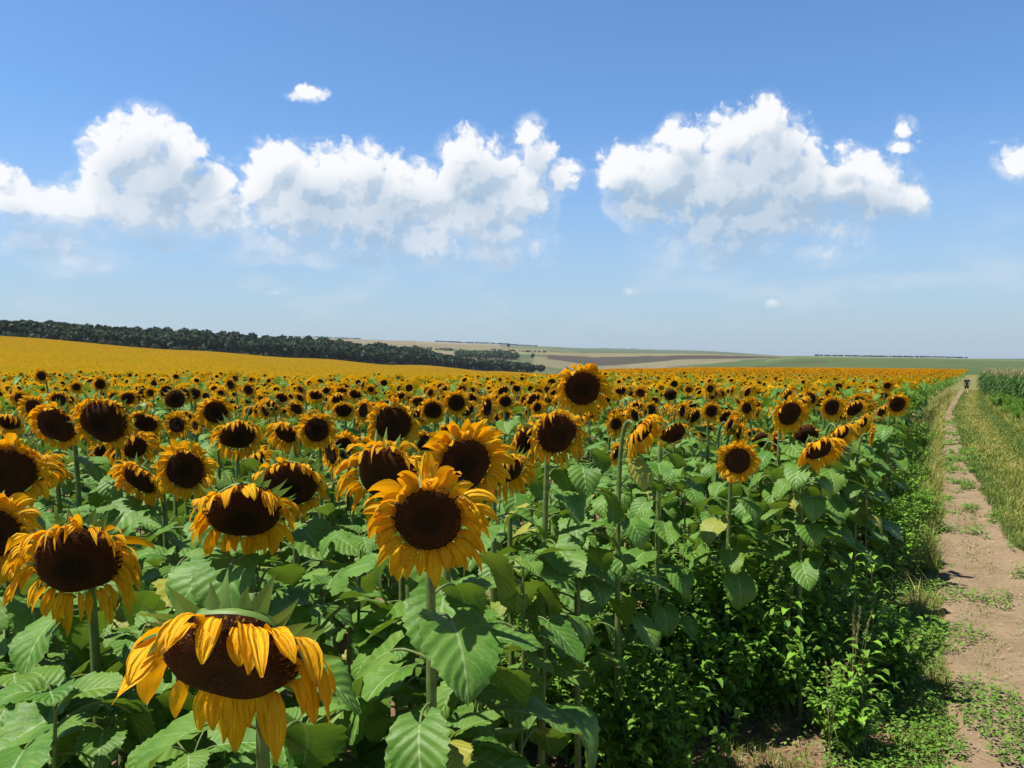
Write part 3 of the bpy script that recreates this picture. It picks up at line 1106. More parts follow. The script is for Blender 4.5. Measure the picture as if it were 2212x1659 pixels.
# ---- the sunflowers one can tell apart: frame place of the disc, its half width there, its real radius, turn, tilt
HERO = [
 (500,1415,145,.120,-3,40,'torn',.74,"huge drooping sunflower nearest the camera with torn petals hanging over its dark face"),
 (925,1120,73,.075,4,16,'fresh',1.02,"large bright fresh sunflower with a reddish brown disc in front of another in the middle"),
 (1003,1003,58,.070,26,8,'fresh',.92,"fresh sunflower half hidden behind the large bright one, petals swept right"),
 (838,1025,68,.095,-14,24,'wilt',.75,"wilting sunflower with shaggy petals just left behind the large bright one"),
 (168,1210,82,.100,18,22,'wilt',.75,"big ragged sunflower with a black face and curled top petals, lower left"),
 (527,1105,75,.100,14,38,'hang',.62,"drooping sunflower with long loose petals right above the nearest head"),
 (402,1015,40,.070,5,6,'fresh',.72,"round upright sunflower with a brown disc and one petal standing up, left of centre"),
 (303,1035,38,.072,-20,34,'mature',.8,"nodding sunflower tucked behind the left side of a round upright one"),
 (628,1045,58,.100,6,34,'wilt',.45,"faded dark sunflower with a green leaf lying across its face"),
 (10,1020,62,.100,26,24,'mature',.65,"large dark sunflower cut by the left edge with long right petals"),
 (-14,1150,56,.075,12,8,'fresh',1.0,"fresh orange sunflower half outside the left edge beside the ragged one"),
 (102,1010,28,.070,10,40,'wilt',.8,"small shrivelled sunflower behind the large dark one at the left edge"),
 (122,918,41,.100,-4,26,'mature',.42,"black faced sunflower with short ragged petals on a bare dark stem, left side"),
 (225,910,47,.110,4,18,'wilt',.42,"wide black faced sunflower with a fringe of tiny petals, left side"),
 (312,912,27,.075,5,40,'mature',.6,"nodding sunflower just right of the wide black faced one"),
 (383,918,17,.050,3,0,'fresh',.8,"small neat yellow sunflower with spread pointed petals, left of centre"),
 (466,890,24,.070,16,14,'mature',.75,"rounded brown sunflower up and right of the small neat one"),
 (292,966,24,.060,42,16,'hang',1.2,"yellow sunflower turned right with drooping long petals above the nodding one"),
 (513,940,36,.085,22,34,'wilt',.6,"shaggy dark sunflower leaning right, with green bracts along its top"),
 (552,1000,25,.065,66,18,'hang',1.1,"sunflower seen edge on with petals to the right, above the drooping one"),
 (684,928,26,.063,5,4,'fresh',.75,"clean round sunflower with a red brown disc left of the shaggy big head"),
 (618,935,25,.065,-14,34,'hang',.9,"drooping sunflower partly behind the clean round one's left side"),
 (850,915,38,.085,0,12,'mature',.65,"big brown headed sunflower above the wilting one in the middle"),
 (918,956,17,.050,0,8,'fresh',.8,"small sunflower squeezed under the big brown headed one"),
 (962,938,18,.055,32,20,'hang',.9,"small sunflower turned right behind the fresh swept one"),
 (1052,880,18,.055,56,4,'fresh',1.0,"sunflower in profile on a tall stem above the swept one"),
 (1258,838,38,.080,0,18,'mature',.78,"tallest sunflower, standing above all others against the far fields"),
 (1202,936,43,.085,14,14,'wilt',.62,"brown faced sunflower with curled petals right below the tallest one"),
 (1135,950,30,.065,40,14,'wilt',.9,"sunflower overlapped by the curled brown faced one, on its left"),
 (1092,1015,40,.075,26,40,'wilt',.85,"shrivelled sunflower with brown drooping petals right of the swept fresh one"),
 (1385,930,32,.075,50,34,'hang',.9,"leaning sunflower with stringy petals right of the tallest one"),
 (1455,935,30,.080,26,44,'old',.5,"dark bowed sunflower nearly without petals, among leaves on the right"),
 (1593,995,28,.080,0,4,'fresh',.74,"round full sunflower standing alone over the weeds at the row end"),
 (1705,893,26,.080,8,18,'mature',.8,"large sunflower with a bent top petal, upper right of the lone round one"),
 (1677,955,17,.055,48,0,'fresh',1.0,"slim sunflower turned sideways right beside the lone round one"),
 (1768,970,30,.085,16,42,'hang',.85,"nodding sunflower with a comb of bright petals near the field edge"),
 (1814,934,23,.070,26,40,'hang',1.0,"second nodding sunflower, just above right of the comb petalled one"),
 (1742,940,24,.080,-16,20,'old',.3,"dark bare faced sunflower behind the comb petalled one"),
 (1797,880,17,.065,5,10,'fresh',.8,"sunflower with a small dark disc high near the right end of the rows"),
 (1938,873,17,.080,0,12,'mature',.65,"broad dark sunflower at the outer corner of the field by the path"),
 (1882,938,13,.050,56,2,'fresh',1.0,"narrow sideways sunflower lowest on the field's outer edge"),
 (1862,912,15,.060,30,26,'hang',.9,"nodding sunflower between the sideways one and the corner one"),
 (986,870,18,.065,4,6,'fresh',.75,"round sunflower with a brown disc, above right of the big brown headed one"),
 (935,886,19,.070,0,14,'mature',.75,"dark sunflower beside the round one, over the big brown head"),
 (1092,867,13,.055,4,24,'mature',.8,"small nodding sunflower left of the tallest one's leaves"),
 (1537,888,13,.052,6,8,'fresh',.8,"small clear sunflower in the right rows above the bowed dark one"),
 (127,863,14,.060,18,18,'mature',.8,"tilted sunflower above the black faced one on the left"),
 (72,880,17,.060,4,6,'fresh',1.0,"round loose petalled sunflower in the left back rows"),
 (20,912,22,.072,6,42,'hang',.7,"nodding sunflower against the left edge, above the large dark one"),
 (378,862,20,.080,28,10,'old',.3,"upright bare black seed head among leaves in the left rows"),
 (217,830,11,.060,2,6,'fresh',.8,"sunflower raised above the left back rows near the crest"),
 (90,812,10,.060,2,6,'mature',.8,"sunflower standing out against the golden hill at far left"),
 (742,886,18,.072,10,36,'mature',.55,"dark nodding sunflower above the clean round one"),
 (1905,888,12,.060,20,24,'hang',.8,"nodding sunflower just left below the broad corner one"),
]
def v_of(x, y):
    return float(sv_of(x, y)[1])


hero_screen = []
for i, (px, py, rp, Rm, yaw, pitch, style, L, label) in enumerate(HERO):
    Y = Rm * F / rp
    P = np.array(at(px, py, Y))
    n = nvec(yaw, pitch)
    hor = unit(np.array([n[0], n[1], 0]))
    rr = random.Random(100 + i)
    bx = P[0] - hor[0] * (0.10 + Rm * .6) + rr.uniform(-.03, .03)
    by = P[1] - hor[1] * (0.10 + Rm * .6) + rr.uniform(0, .04)
    bz = gz(bx, by)
    near = Y < 3.6
    t = sunflower('sunflower', (bx, by, bz), P - np.array([bx, by, bz]), n, Rm, style, label, 'sunflowers in the field', 300 + i,
                  leaves=13 if near else (10 if px < 1250 else 18), L=L, hi=Y < 6, leaf_size=(.16, .25) if near else (.15, .22), low=.42 if px < 1250 else (.50 if v_of(bx, by) > -1.5 else .32))
    hero_screen.append((px, py, rp * (1 + .8 * L), Y))

# leafy plants without an open flower that fill the near rows
FILL = [(50,1490,2.3,"leafy sunflower stalk without a flower in the bottom left corner"),
        (235,1590,2.05,"leafy sunflower stalk without a flower left of the nearest head"),
        (375,1235,2.7,"leafy sunflower stalk without a flower below the round upright head"),
        (690,1330,2.35,"leafy sunflower stalk without a flower right above the nearest head"),
        (655,1600,1.95,"leafy sunflower stalk without a flower below the nearest head's right petals"),
        (1030,1500,2.15,"leafy sunflower stalk without a flower under the large bright head's right side"),
        (850,1430,2.3,"leafy sunflower stalk without a flower under the large bright head"),
        (1130,1230,2.9,"leafy sunflower stalk without a flower right of the large bright head"),
        (90,1340,2.7,"leafy sunflower stalk without a flower below the ragged head"),
        (960,1620,1.9,"leafy sunflower stalk without a flower at the bottom edge, left of the weeds"),
        (1255,1080,4.6,"leafy sunflower stalk without a flower below the curled brown face"),
        (1365,1030,5.2,"leafy sunflower stalk without a flower below the leaning stringy head"),
        (1480,1010,5.8,"leafy sunflower stalk without a flower left of the lone round head"),
        (1690,1010,6.3,"leafy sunflower stalk without a flower under the sideways slim head"),
        (1800,1010,6.7,"leafy sunflower stalk without a flower below the second nodding head"),
        (780,1180,2.9,"leafy sunflower stalk without a flower left of the large bright head"),
        (190,1130,3.2,"leafy sunflower stalk without a flower above the ragged head"),
        (120,1540,1.9,"broad leafed sunflower stalk without a flower at the bottom left, lowest of its row"),
        (415,1650,1.75,"leafy sunflower stalk without a flower right under the nearest head's stem"),
        (555,1215,2.6,"leafy sunflower stalk without a flower below the drooping loose petalled head"),
        (15,1255,2.6,"leafy sunflower stalk without a flower at the left edge behind the ragged head"),
        (300,1400,2.3,"leafy sunflower stalk without a flower between the ragged and the nearest head"),
        (1600,1040,7.4,"leafy sunflower stalk without a flower behind the lone round head"),
        (1430,1040,6.4,"leafy sunflower stalk without a flower above the dark soil gap"),
        (1745,1030,7.4,"leafy sunflower stalk without a flower under the comb petalled head"),
        (1320,1060,5.6,"leafy sunflower stalk without a flower left of the dark soil gap"),
        (1190,1080,4.6,"leafy sunflower stalk without a flower far right of the large bright head"),
        (1850,1030,8.2,"leafy sunflower stalk without a flower just inside the field's outer edge"),
        (1870,1000,7.0,"leafy sunflower stalk without a flower at the field's outer edge")]
for i, (px, py, Y, label) in enumerate(FILL):
    P = np.array(at(px, py, Y))
    bz = gz(P[0], P[1])
    H = P[2] - bz
    rr = random.Random(700 + i)
    t = thing('sunflower_stalk', (P[0], P[1], bz), label, 'sunflower stalk', 'flowerless sunflower stalks')
    cur = bez((0, 0, -.03), (rr.uniform(-.04, .04), 0, H * .4), (rr.uniform(-.05, .05), rr.uniform(-.05, .05), H * .7), (0, 0, H), 14)
    sb = MB()
    tube(sb, cur, np.linspace(.015, .004, 14), 7, 0)
    kid(t, 'stem', sb.mesh('stem', [M_STEM]))
    put_leaves(t, cur, 13, (.19, .28) if px < 700 else (.16, .25), .40 if px < 1180 else .36, rr, top=1.0)

# ---- the rest of the rows: positions on the drilled rows
def row_points(rmin, rmax, dv, ds, jit=.3, vmax=-0.95, amin=-37, amax=33):
    out = []
    smax = rmax * 1.02
    vs = np.arange(vmax, -rmax * 1.05, -dv)
    ss = np.arange(-rmax * .6, smax, ds)
    VV, SS = np.meshgrid(vs, ss)
    VV = VV + (rng.random(VV.shape) - .5) * dv * jit
    SS = SS + (rng.random(SS.shape) - .5) * ds * 1.2
    x, y = xy_of(SS.ravel(), VV.ravel())
    r = np.hypot(x, y)
    a = np.degrees(np.arctan2(x, y))
    k = (r > rmin) & (r < rmax) & (a > amin) & (a < amax) & (y > 0)
    return np.stack([x[k], y[k]], 1)


PROTO_SPECS = [(150,24,'mature',.06,.8),(92,22,'hang',.06,.95),(-62,20,'mature',.06,.8),(-20,30,'mature',.060,.9),(16,46,'hang',.06,1.0),(-8,20,'fresh',.05,1.2),(30,24,'wilt',.07,.8),(2,50,'wilt',.075,.75),(60,18,'fresh',.055,1.1),(0,8,'fresh',.055,1.0),(12,22,'mature',.075,.75),(-14,36,'hang',.075,.8),(22,30,'wilt',.085,.6),(6,16,'mature',.085,.6),
               (-6,42,'wilt',.08,.55),(36,10,'fresh',.060,.95),(48,34,'hang',.065,.95),(10,28,'old',.09,.38),(-26,14,'fresh',.065,.8),
               (4,2,'fresh',.05,1.15),(28,40,'hang',.08,.7)]
WORDS = {'fresh': "open yellow sunflower facing outwards", 'mature': "ripe sunflower with a brown face", 'hang': "nodding sunflower with hanging petals",
         'wilt': "shrivelled sunflower with ragged petals", 'old': "dark sunflower with few petals left"}
protos = []
for joined in (False, True):
    row = []
    for i, (yaw, pitch, style, Rm, L) in enumerate(PROTO_SPECS):
        H = 1.68 + (.08 if style == 'fresh' else 0)
        n = nvec(yaw, pitch)
        head = np.array([n[0] * .14, n[1] * .14, H])
        t = sunflower('sunflower', (0, 0, 0), head, n, Rm, style, 'x', 'sunflowers in the field', 900 + i, leaves=11, L=L, hi=False,
                      leaf_size=(.15, .23), low=.42, joined=joined)
        row.append(t)
    protos.append(row)

pts = row_points(2.6, 16.5, .70, .34)
order = np.argsort(np.hypot(pts[:, 0], pts[:, 1]))
n_b = 0
used = [[False] * len(PROTO_SPECS) for _ in range(2)]
TARGET_B = 300 - len(HERO)
taken_r = 0
gaps = []
for k in order:
    if n_b >= TARGET_B:
        break
    x, y = pts[k]
    d = math.hypot(x, y)
    s, v = sv_of(x, y)
    if v > -1.95 and d < 7.0:
        continue
    z0 = gz(x, y)
    pi_ = random.randrange(len(PROTO_SPECS))
    yaw, pitch, style, Rm, L = PROTO_SPECS[pi_]
    sc = random.uniform(.88, 1.08)
    hz = z0 + 1.70 * sc
    qx, qy, qd = project(x, y, hz)
    rad = Rm * (1 + .8 * L) * F / qd
    if qx < -120 or qx > 2260 or qy > 1010:
        continue
    clash = any(math.hypot(qx - hx, (qy - hy)) < (hr + rad) * (.80 if qd < hd else .55) for hx, hy, hr, hd in hero_screen)
    if clash:
        if d < 9.5 and len(gaps) < 90:
            gaps.append((x, y, z0))
        continue
    j = 0 if d < 8.0 else 1
    src = protos[j][pi_]
    side = 'left' if qx < 740 else ('middle' if qx < 1400 else 'right')
    label = f"{WORDS[style]} in the {'nearer' if d < 8 else 'farther'} crowded rows, {side} part of the field"
    if not used[j][pi_]:
        used[j][pi_] = True
        o = src
    else:
        o = copy_thing(src)
    o.location = (x, y, z0)
    o.rotation_euler = (random.uniform(-.12, .06), random.uniform(-.08, .08), random.uniform(-.45, .45))
    o.scale = (sc, sc, sc)
    o['label'] = label
    n_b += 1
    taken_r = d
for j in range(2):
    for i, u_ in enumerate(used[j]):
        if not u_:
            t = protos[j][i]
            for ch in KIDS.get(t.name, ()):
                for gch in KIDS.get(ch.name, ()):
                    bpy.data.objects.remove(gch)
                bpy.data.objects.remove(ch)
            bpy.data.objects.remove(t)
stalks = []
for i in range(5):
    rr = random.Random(1700 + i)
    t = thing('sunflower_stalk', (0, 0, 0), 'leafy sunflower stalk without a flower deep in the crowded rows', 'sunflower stalk', 'flowerless sunflower stalks')
    cur = bez((0, 0, -.03), (rr.uniform(-.04, .04), 0, .5), (rr.uniform(-.05, .05), rr.uniform(-.05, .05), .95), (0, 0, 1.36), 12)
    sb = MB()
    tube(sb, cur, np.linspace(.014, .004, 12), 6, 0)
    kid(t, 'stem', sb.mesh('stem', [M_STEM]))
    put_leaves(t, cur, 11, (.17, .25), .35, rr, top=1.0)
    stalks.append(t)
for i, (x, y, z0) in enumerate(gaps):
    o = stalks[i] if i < 5 else copy_thing(stalks[random.randrange(5)])
    o.location = (x, y, z0)
    sc = random.uniform(.85, 1.06)
    o.rotation_euler = (0, 0, random.uniform(0, 6.28))
    o.scale = (sc, sc, sc)
print("stalks", len(gaps))
print("individual sunflowers", n_b + len(HERO), "to", round(taken_r, 1), "m")


# ------------------------------------------------------------------ the crop beyond: one mass
def lo_head(seed, npet, two, yaw, pitch, leaves, Rm, L, k=.5):
    """low detail plant top; head centre at z=0; material 0 petals, 1 disc, 2 leaf"""
    r = random.Random(seed)
    V, Fq, Mq, n0 = [], [], [], 0
    n = nvec(yaw, pitch)
    ex, ey, n = frame_of(n)
    for i in range(npet):
        th = 2 * math.pi * (i + r.uniform(-.3, .3)) / npet
        rad = ex * math.cos(th) + ey * math.sin(th)
        tan_ = np.cross(n, rad)
        p = rad * Rm * .95
        d = unit(rad + n * .25)
        wd = Rm * 3.3 / npet
        ln = Rm * L * r.uniform(.8, 1.2)
        rows = 3 if two else 2
        for q_ in range(rows):
            t = q_ / (rows - 1)
            hw = wd * (.8 if q_ == 0 else (1.0 if q_ < rows - 1 else .45))
            V += [p - tan_ * hw, p + tan_ * hw]
            d = unit(d + np.array([0, 0, -1]) * k * t)
            p = p + d * ln / (rows - 1)
        for q_ in range(rows - 1):
            b = n0 + q_ * 2
            Fq.append((b, b + 1, b + 3, b + 2))
            Mq.append(0)
        n0 += rows * 2
    Rm0, Rm = Rm, Rm * .86
    m = 8
    for i in range(m):
        th = 2 * math.pi * i / m
        V.append((ex * math.cos(th) + ey * math.sin(th)) * Rm + n * Rm * .10)
    for a_, b_, c_, d_ in ((0, 1, 2, 3), (0, 3, 4, 7), (4, 5, 6, 7)):
        Fq.append((n0 + a_, n0 + b_, n0 + c_, n0 + d_))
        Mq.append(1)
    n0 += m
    # green back of the head
    V += [(ex * math.cos(t) + ey * math.sin(t)) * Rm * 1.05 - n * Rm * .1 for t in (0.8, 2.4, 3.9, 5.5)]
    Fq.append((n0, n0 + 1, n0 + 2, n0 + 3))
    Mq.append(2)
    n0 += 4
    for i in range(leaves):
        th = r.uniform(0, 6.28)
        z = -r.uniform(.0, .45) if i % 2 else -r.uniform(.3, .95)
        ln = r.uniform(.20, .34)
        d = np.array([math.cos(th), math.sin(th), 0])
        sd_ = np.array([-math.sin(th), math.cos(th), 0])
        o = np.array([0, .08, z]) + d * .10
        up = r.uniform(0, .08)
        hw = ln * r.uniform(.36, .46)
        dz = -ln * r.uniform(.1, .6)
        V += [o, o + d * ln * .4 - sd_ * hw + np.array([0, 0, up + .03]), o + d * ln * .45 + np.array([0, 0, up - .02]), o + d * ln * .4 + sd_ * hw + np.array([0, 0, up + .03]), o + d * ln + np.array([0, 0, dz])]
        Fq += [(n0, n0 + 1, n0 + 2, n0 + 2), (n0, n0 + 2, n0 + 3, n0 + 3), (n0 + 1, n0 + 4, n0 + 2, n0 + 2), (n0 + 2, n0 + 4, n0 + 3, n0 + 3)]
        Mq += [2] * 4
        n0 += 5
    V = np.array(V)
    Fa, Ma = [], []
    tri = []
    trm = []
    for f_, m_ in zip(Fq, Mq):
        if f_[2] == f_[3]:
            tri.append(f_[:3])
            trm.append(m_)
        else:
            Fa.append(f_)
            Ma.append(m_)
    return V, np.array(Fa), np.array(Ma), np.array(tri).reshape(-1, 3), np.array(trm)


def stamp(mb, tpl, pos, rotz, sc, col=None):
    V, Fa, Ma, Tr, Tm = tpl
    k = len(pos)
    if k == 0:
        return
    c, s_ = np.cos(rotz), np.sin(rotz)
    X = V[None, :, 0] * c[:, None] - V[None, :, 1] * s_[:, None]
    Yv = V[None, :, 0] * s_[:, None] + V[None, :, 1] * c[:, None]
    Zv = np.repeat(V[None, :, 2], k, 0)
    W = np.stack([X, Yv, Zv], -1) * sc[:, None, None] + pos[:, None, :]
    nv = len(V)
    offs = (np.arange(k) * nv)
    uv = np.full((k * nv, 2), .5)
    uv[:, 1] = np.repeat(rng.random(k) * 30, nv)
    cc = None
    if col is not None:
        cc = np.repeat(col, nv, 0)
    base = mb.n
    Fall = (Fa[None] + offs[:, None, None]).reshape(-1, Fa.shape[1])
    mb.add(W.reshape(-1, 3), Fall, np.tile(Ma, k), uv=uv, col=cc)
    if len(Tr):
        Tall = (Tr[None] + offs[:, None, None]).reshape(-1, 3) + base
        mb.F.append(Tall)
        mb.M.append(np.tile(Tm, k))


def crop_mass():
    mb = MB()
    rt = random.Random(77)

    def variety(n, seed, npet, two, leaves, k, up=0):
        out = []
        for i in range(n):
            out.append(lo_head(seed + i, npet, two, rt.gauss(6, 30), rt.uniform(-4, 42) - up, leaves, rt.choice((.05, .055, .06, .065, .07, .085)), rt.uniform(.85, 1.35), k))
        return out
    near_t = variety(26, 400, 16, True, 8, .6)
    mid_t = variety(20, 500, 10, False, 4, .5)
    far_t = variety(14, 600, 7, False, 1, .3, 10)

    def place(P, tpls, hmean, hsd, smin, smax):
        kk = rng.integers(0, len(tpls), len(P))
        z = ground(P[:, 0], P[:, 1]) + hmean + rng.normal(0, hsd, len(P))
        pos = np.column_stack([P, z])
        for i, t in enumerate(tpls):
            m = kk == i
            c = int(m.sum())
            stamp(mb, t, pos[m], rng.uniform(-.3, .3, c), rng.uniform(smin, smax, c))

    p1 = row_points(taken_r, 46, .70, .34)
    place(p1, near_t, 1.66, .085, .85, 1.15)
    p2 = row_points(46, 112, .72, .62)
    place(p2, mid_t, 1.66, .08, 1.0, 1.25)
    p3 = row_points(112, 272, 1.0, 1.0, amin=-1)
    r3 = np.hypot(p3[:, 0], p3[:, 1])
    p3 = p3[r3 < field_edge_r(np.arctan2(p3[:, 0], p3[:, 1])) - 3]
    place(p3, far_t, 1.62, .07, 1.35, 1.7)
    # the hillside beyond the dip, thinned
    N = 7000
    a = R_(-37) + rng.random(N) * R_(39)
    er = field_edge_r(a)
    r = np.sqrt(rng.random(N) * (1 - .12) + .12) * (er - 4)
    P = np.column_stack([r * np.sin(a), r * np.cos(a)])
    P = P[(r > 150)]
    place(P, far_t, 1.42, .06, 1.4, 2.0)
    print("crop plants", len(p1), len(p2), len(p3), len(P), "verts", mb.n)
    # closed canopy of far heads seen edge-on
    A = np.linspace(R_(-37), R_(33), 240)
    T = np.linspace(0, 1, 90)
    AA, TT = np.meshgrid(A, T)
    r0 = 60.0
    rr = r0 * (np.maximum(field_edge_r(AA), r0 + 1) / r0) ** TT
    X, Yy = rr * np.sin(AA), rr * np.cos(AA)
    s, v = sv_of(X, Yy)
    Zz = ground(X, Yy) + np.interp(rr, [60, 120, 260], [.95, 1.15, 1.4]) + (fbm(X / 1.7, Yy / 1.7) - .5) * .2
    Fc = grid_faces(90, 240)
    vf = v.ravel()
    ok = (vf[Fc] < -4.5).all(1)
    mb.add(np.stack([X, Yy, Zz], -1).reshape(-1, 3), Fc[ok], 3)
    m, t, out = new_mat("flowering_canopy")
    geo = t.add('ShaderNodeNewGeometry')
    n1 = t.noise(geo.outputs['Position'], 0.75, 5.0, 0.7)
    n2 = t.noise(geo.outputs['Position'], 0.03, 4.0, 0.6)
    c = t.mix(t.smooth(n1, 0.40, 0.58), (0.155, 0.108, 0.003), (0.30, 0.165, 0.001))  # petal and leaf tones, with the plants' self-shadow mixed into the colour
    c = t.mix(t.math('MULTIPLY', t.smooth(n2, 0.35, 0.7), .65), c, (0.19, 0.13, 0.003))
    p = t.add('ShaderNodeBsdfPrincipled')
    t.link(c, p.inputs['Base Color'])
    p.inputs['Roughness'].default_value = 1.0
    p.inputs['Specular IOR Level'].default_value = .0
    t.link(p.outputs[0], out.inputs[0])
    o = link('sunflower_crop', mb.mesh('sunflower_crop', [M_PETAL, M_DISC, M_LEAF, m], smooth=False))
    tag(o, 'mass of small far sunflowers filling the field to its edges', 'sunflower crop', kind='stuff')


crop_mass()


# ------------------------------------------------------------------ woodland on the far hillside, far trees
def crown_tpl(seed, Rr, Hh, nq=150, qs=.9, base=(.034, .058, .022)):
    r = np.random.default_rng(seed)
    nl = 6
    lob = np.column_stack([r.normal(0, Rr * .38, nl), r.normal(0, Rr * .38, nl), Hh * (.42 + .42 * r.random(nl))])
    lr = Rr * (.48 + .3 * r.random(nl))
    which = r.integers(0, nl, nq)
    d = unit(r.normal(0, 1, (nq, 3)))
    c = lob[which] + d * (lr[which] * (.75 + .3 * r.random(nq)))[:, None]
    nrm = unit(d + r.normal(0, .5, (nq, 3)))
    ex = unit(np.cross(nrm, r.normal(0, 1, (nq, 3))))
    ey = np.cross(nrm, ex)
    q = qs * (.6 + .8 * r.random(nq))[:, None]
    V = np.stack([c - ex * q - ey * q * .7, c + ex * q * .9 - ey * q, c + ex * q + ey * q * .8, c - ex * q * .8 + ey * q], 1).reshape(-1, 3)
    Fa = np.arange(nq * 4).reshape(-1, 4)
    shade_ = np.repeat(.65 + .7 * r.random(nq), 4)
    C = np.array(base)[None] * shade_[:, None]
    return V, Fa, C


def tree_pos_mass(name, P, label, cat, H=(8, 12), seed=1, base=(.034, .058, .022), nq=150, hf=None):
    mb = MB()
    r = np.random.default_rng(seed)
    tpls = [crown_tpl(seed * 50 + i, 3.6, 9.5, nq, .95, base) for i in range(6)]
    z = ground(P[:, 0], P[:, 1])
    for i in range(6):
        sel = np.arange(len(P)) % 6 == i
        V, Fa, C = tpls[i]
        for (x, y), zz in zip(P[sel], z[sel]):
            h = r.uniform(*H) / 9.5 * (hf(x, y) if hf else 1.0)
            th = r.uniform(0, 6.28)
            c, s_ = math.cos(th), math.sin(th)
            W = np.column_stack([(V[:, 0] * c - V[:, 1] * s_) * h, (V[:, 0] * s_ + V[:, 1] * c) * h, V[:, 2] * h])
            mb.add(W + np.array([x, y, zz]), Fa, 0, col=C * (.75 + .5 * r.random()))
            tk = np.array([[0, 0, -.3], [.1, 0, h * 2.0], [0, .1, h * 5.0]]) + np.array([x, y, zz])
            tube(mb, tk, [.22 * h, .18 * h, .08 * h], 5, 1)
    o = link(name, mb.mesh(name, [M_TREE, M_BARK], smooth=False, color=True))
    return tag(o, label, cat, kind='stuff')


def strip_points(cols, n, seed, ya, yb):
    """points between two distance lines (given per bearing as frame x -> distance ahead)"""
    r = np.random.default_rng(seed)
    px = r.uniform(cols[0], cols[-1], n)
    t = r.random(n) ** 1.15
    Y0 = np.interp(px, cols, ya)
    Y1 = np.interp(px, cols, yb)
    Y = Y0 + (Y1 - Y0) * t
    return np.column_stack([(px - 1106) / F * Y, Y])


WC = [-150, 0, 400, 650, 850, 1050, 1150]
wa = [452, 463, 534, 595, 675, 795, 865]
wb = [640, 660, 720, 790, 870, 960, 930]
front = strip_points(WC, 330, 3, wa, [a_ + 14 for a_ in wa])
rest = strip_points(WC, 1150, 4, [a_ + 12 for a_ in wa], wb)
tree_pos_mass('woodland', np.concatenate([front, rest]), 'dark green belt of woodland along the top of the golden hillside', 'woodland', (7.2, 11.5), 5, (.026, .050, .017), hf=lambda x, y: float(np.interp(1106 + F * x / y, [0, 400, 900, 1100], [.82, .95, 1.12, 1.05])))
# low scrub along the wood's front edge
scr = strip_points(WC, 300, 9, [a_ - 5 for a_ in wa], [a_ + 4 for a_ in wa])
tree_pos_mass('scrub', scr, 'pale low scrub along the front edge of the wood', 'scrub', (2.5, 4.5), 8, (.075, .105, .045), 60)
# copse in the valley and hedgerows on the far ridges
cp = strip_points([985, 1010, 1050, 1090, 1115], 240, 11, [1290, 1260, 1240, 1260, 1290], [1330, 1400, 1430, 1390, 1330])
tree_pos_mass('copse', cp, 'rounded green copse in the valley behind the wood', 'copse', (7.5, 12), 12, (.045, .08, .03), 80)
hg = np.concatenate([
    strip_points([620, 780], 150, 13, [2960, 2960], [3000, 3000]),
    strip_points([940, 1160], 330, 14, [2960, 2960], [3010, 3010]),
    strip_points([1300, 1490], 60, 15, [5350, 5350], [5450, 5450]),
    strip_points([1060, 1180], 60, 16, [2050, 2050], [2080, 2080]),
    strip_points([880, 1010], 110, 18, [1880, 1880], [1960, 1960]),
])
tree_pos_mass('far_hedgerows', hg, 'thin dark hedgerows along the far ridges', 'hedgerow', (3, 6.5), 19, (.035, .06, .03), 60)


hr = strip_points([1760, 2090], 340, 17, [985, 985], [1010, 1010])
tree_pos_mass('hedgerow', hr, 'low dark hedgerow along the green ridge on the right', 'hedgerow', (1.2, 2.3), 21, (.03, .05, .025), 50)


def lone_tree(px, Y, H, label, seed):
    x = (px - 1106) / F * Y
    z = gz(x, Y)
    t = thing('tree', (x, Y, z), label, 'tree', 'lone trees in the valley')
    V, Fa, C = crown_tpl(seed, 3.4, 9.5, 260, .75)
    mb = MB()
    mb.add(V * H / 9.5, Fa, 0, col=C)
    kid(t, 'crown', mb.mesh('crown', [M_TREE], smooth=False, color=True))
    tb = MB()
    h = H / 9.5
    tube(tb, [[0, 0, -.3], [.1, 0, 2 * h], [0, .1, 5 * h]], [.3 * h, .22 * h, .1 * h], 7, 0)
    kid(t, 'trunk', tb.mesh('trunk', [M_BARK]))


for i, (px, Y, H, label) in enumerate([(1128, 1000, 8, "left small tree of a pair in the green valley"), (1143, 1000, 11, "right rounder tree of a pair in the green valley"),
                                       (1152, 1350, 10, "lone tree at the edge of the tan field behind the pair"), (1165, 900, 13, "dark tree just past the right end of the wood"),
                                       (1098, 2500, 14, "tiny lone tree on the green far slope")]):
    lone_tree(px, Y, H, label, 60 + i)


# ------------------------------------------------------------------ weeds
def weed_leaf(mb, o, d, ln, wd, col, droop=.3, mat=0):
    d = unit(d)
    sd_ = unit(np.cross(d, np.array([0, 0, 1.0]) + 1e-3))
    up = np.cross(sd_, d)
    p1 = o + d * ln * .35 + up * ln * .05
    p2 = o + d * ln * .72 + up * ln * (.05 - droop * .3)
    p3 = o + d * ln + up * ln * (-droop)
    V = [o, p1 - sd_ * wd * .5 + up * wd * .15, p1, p1 + sd_ * wd * .5 + up * wd * .15, p2 - sd_ * wd * .38 + up * wd * .1, p2, p2 + sd_ * wd * .38 + up * wd * .1, p3]
    c = np.array(col)
    mb.add(V, [(1, 4, 5, 2), (2, 5, 6, 3)], mat, col=c)
    b = mb.n - 8
    mb.F.append(np.array([(0, 1, 2), (0, 2, 3), (4, 7, 5), (5, 7, 6)]) + b)
    mb.M.append(np.full(4, mat))


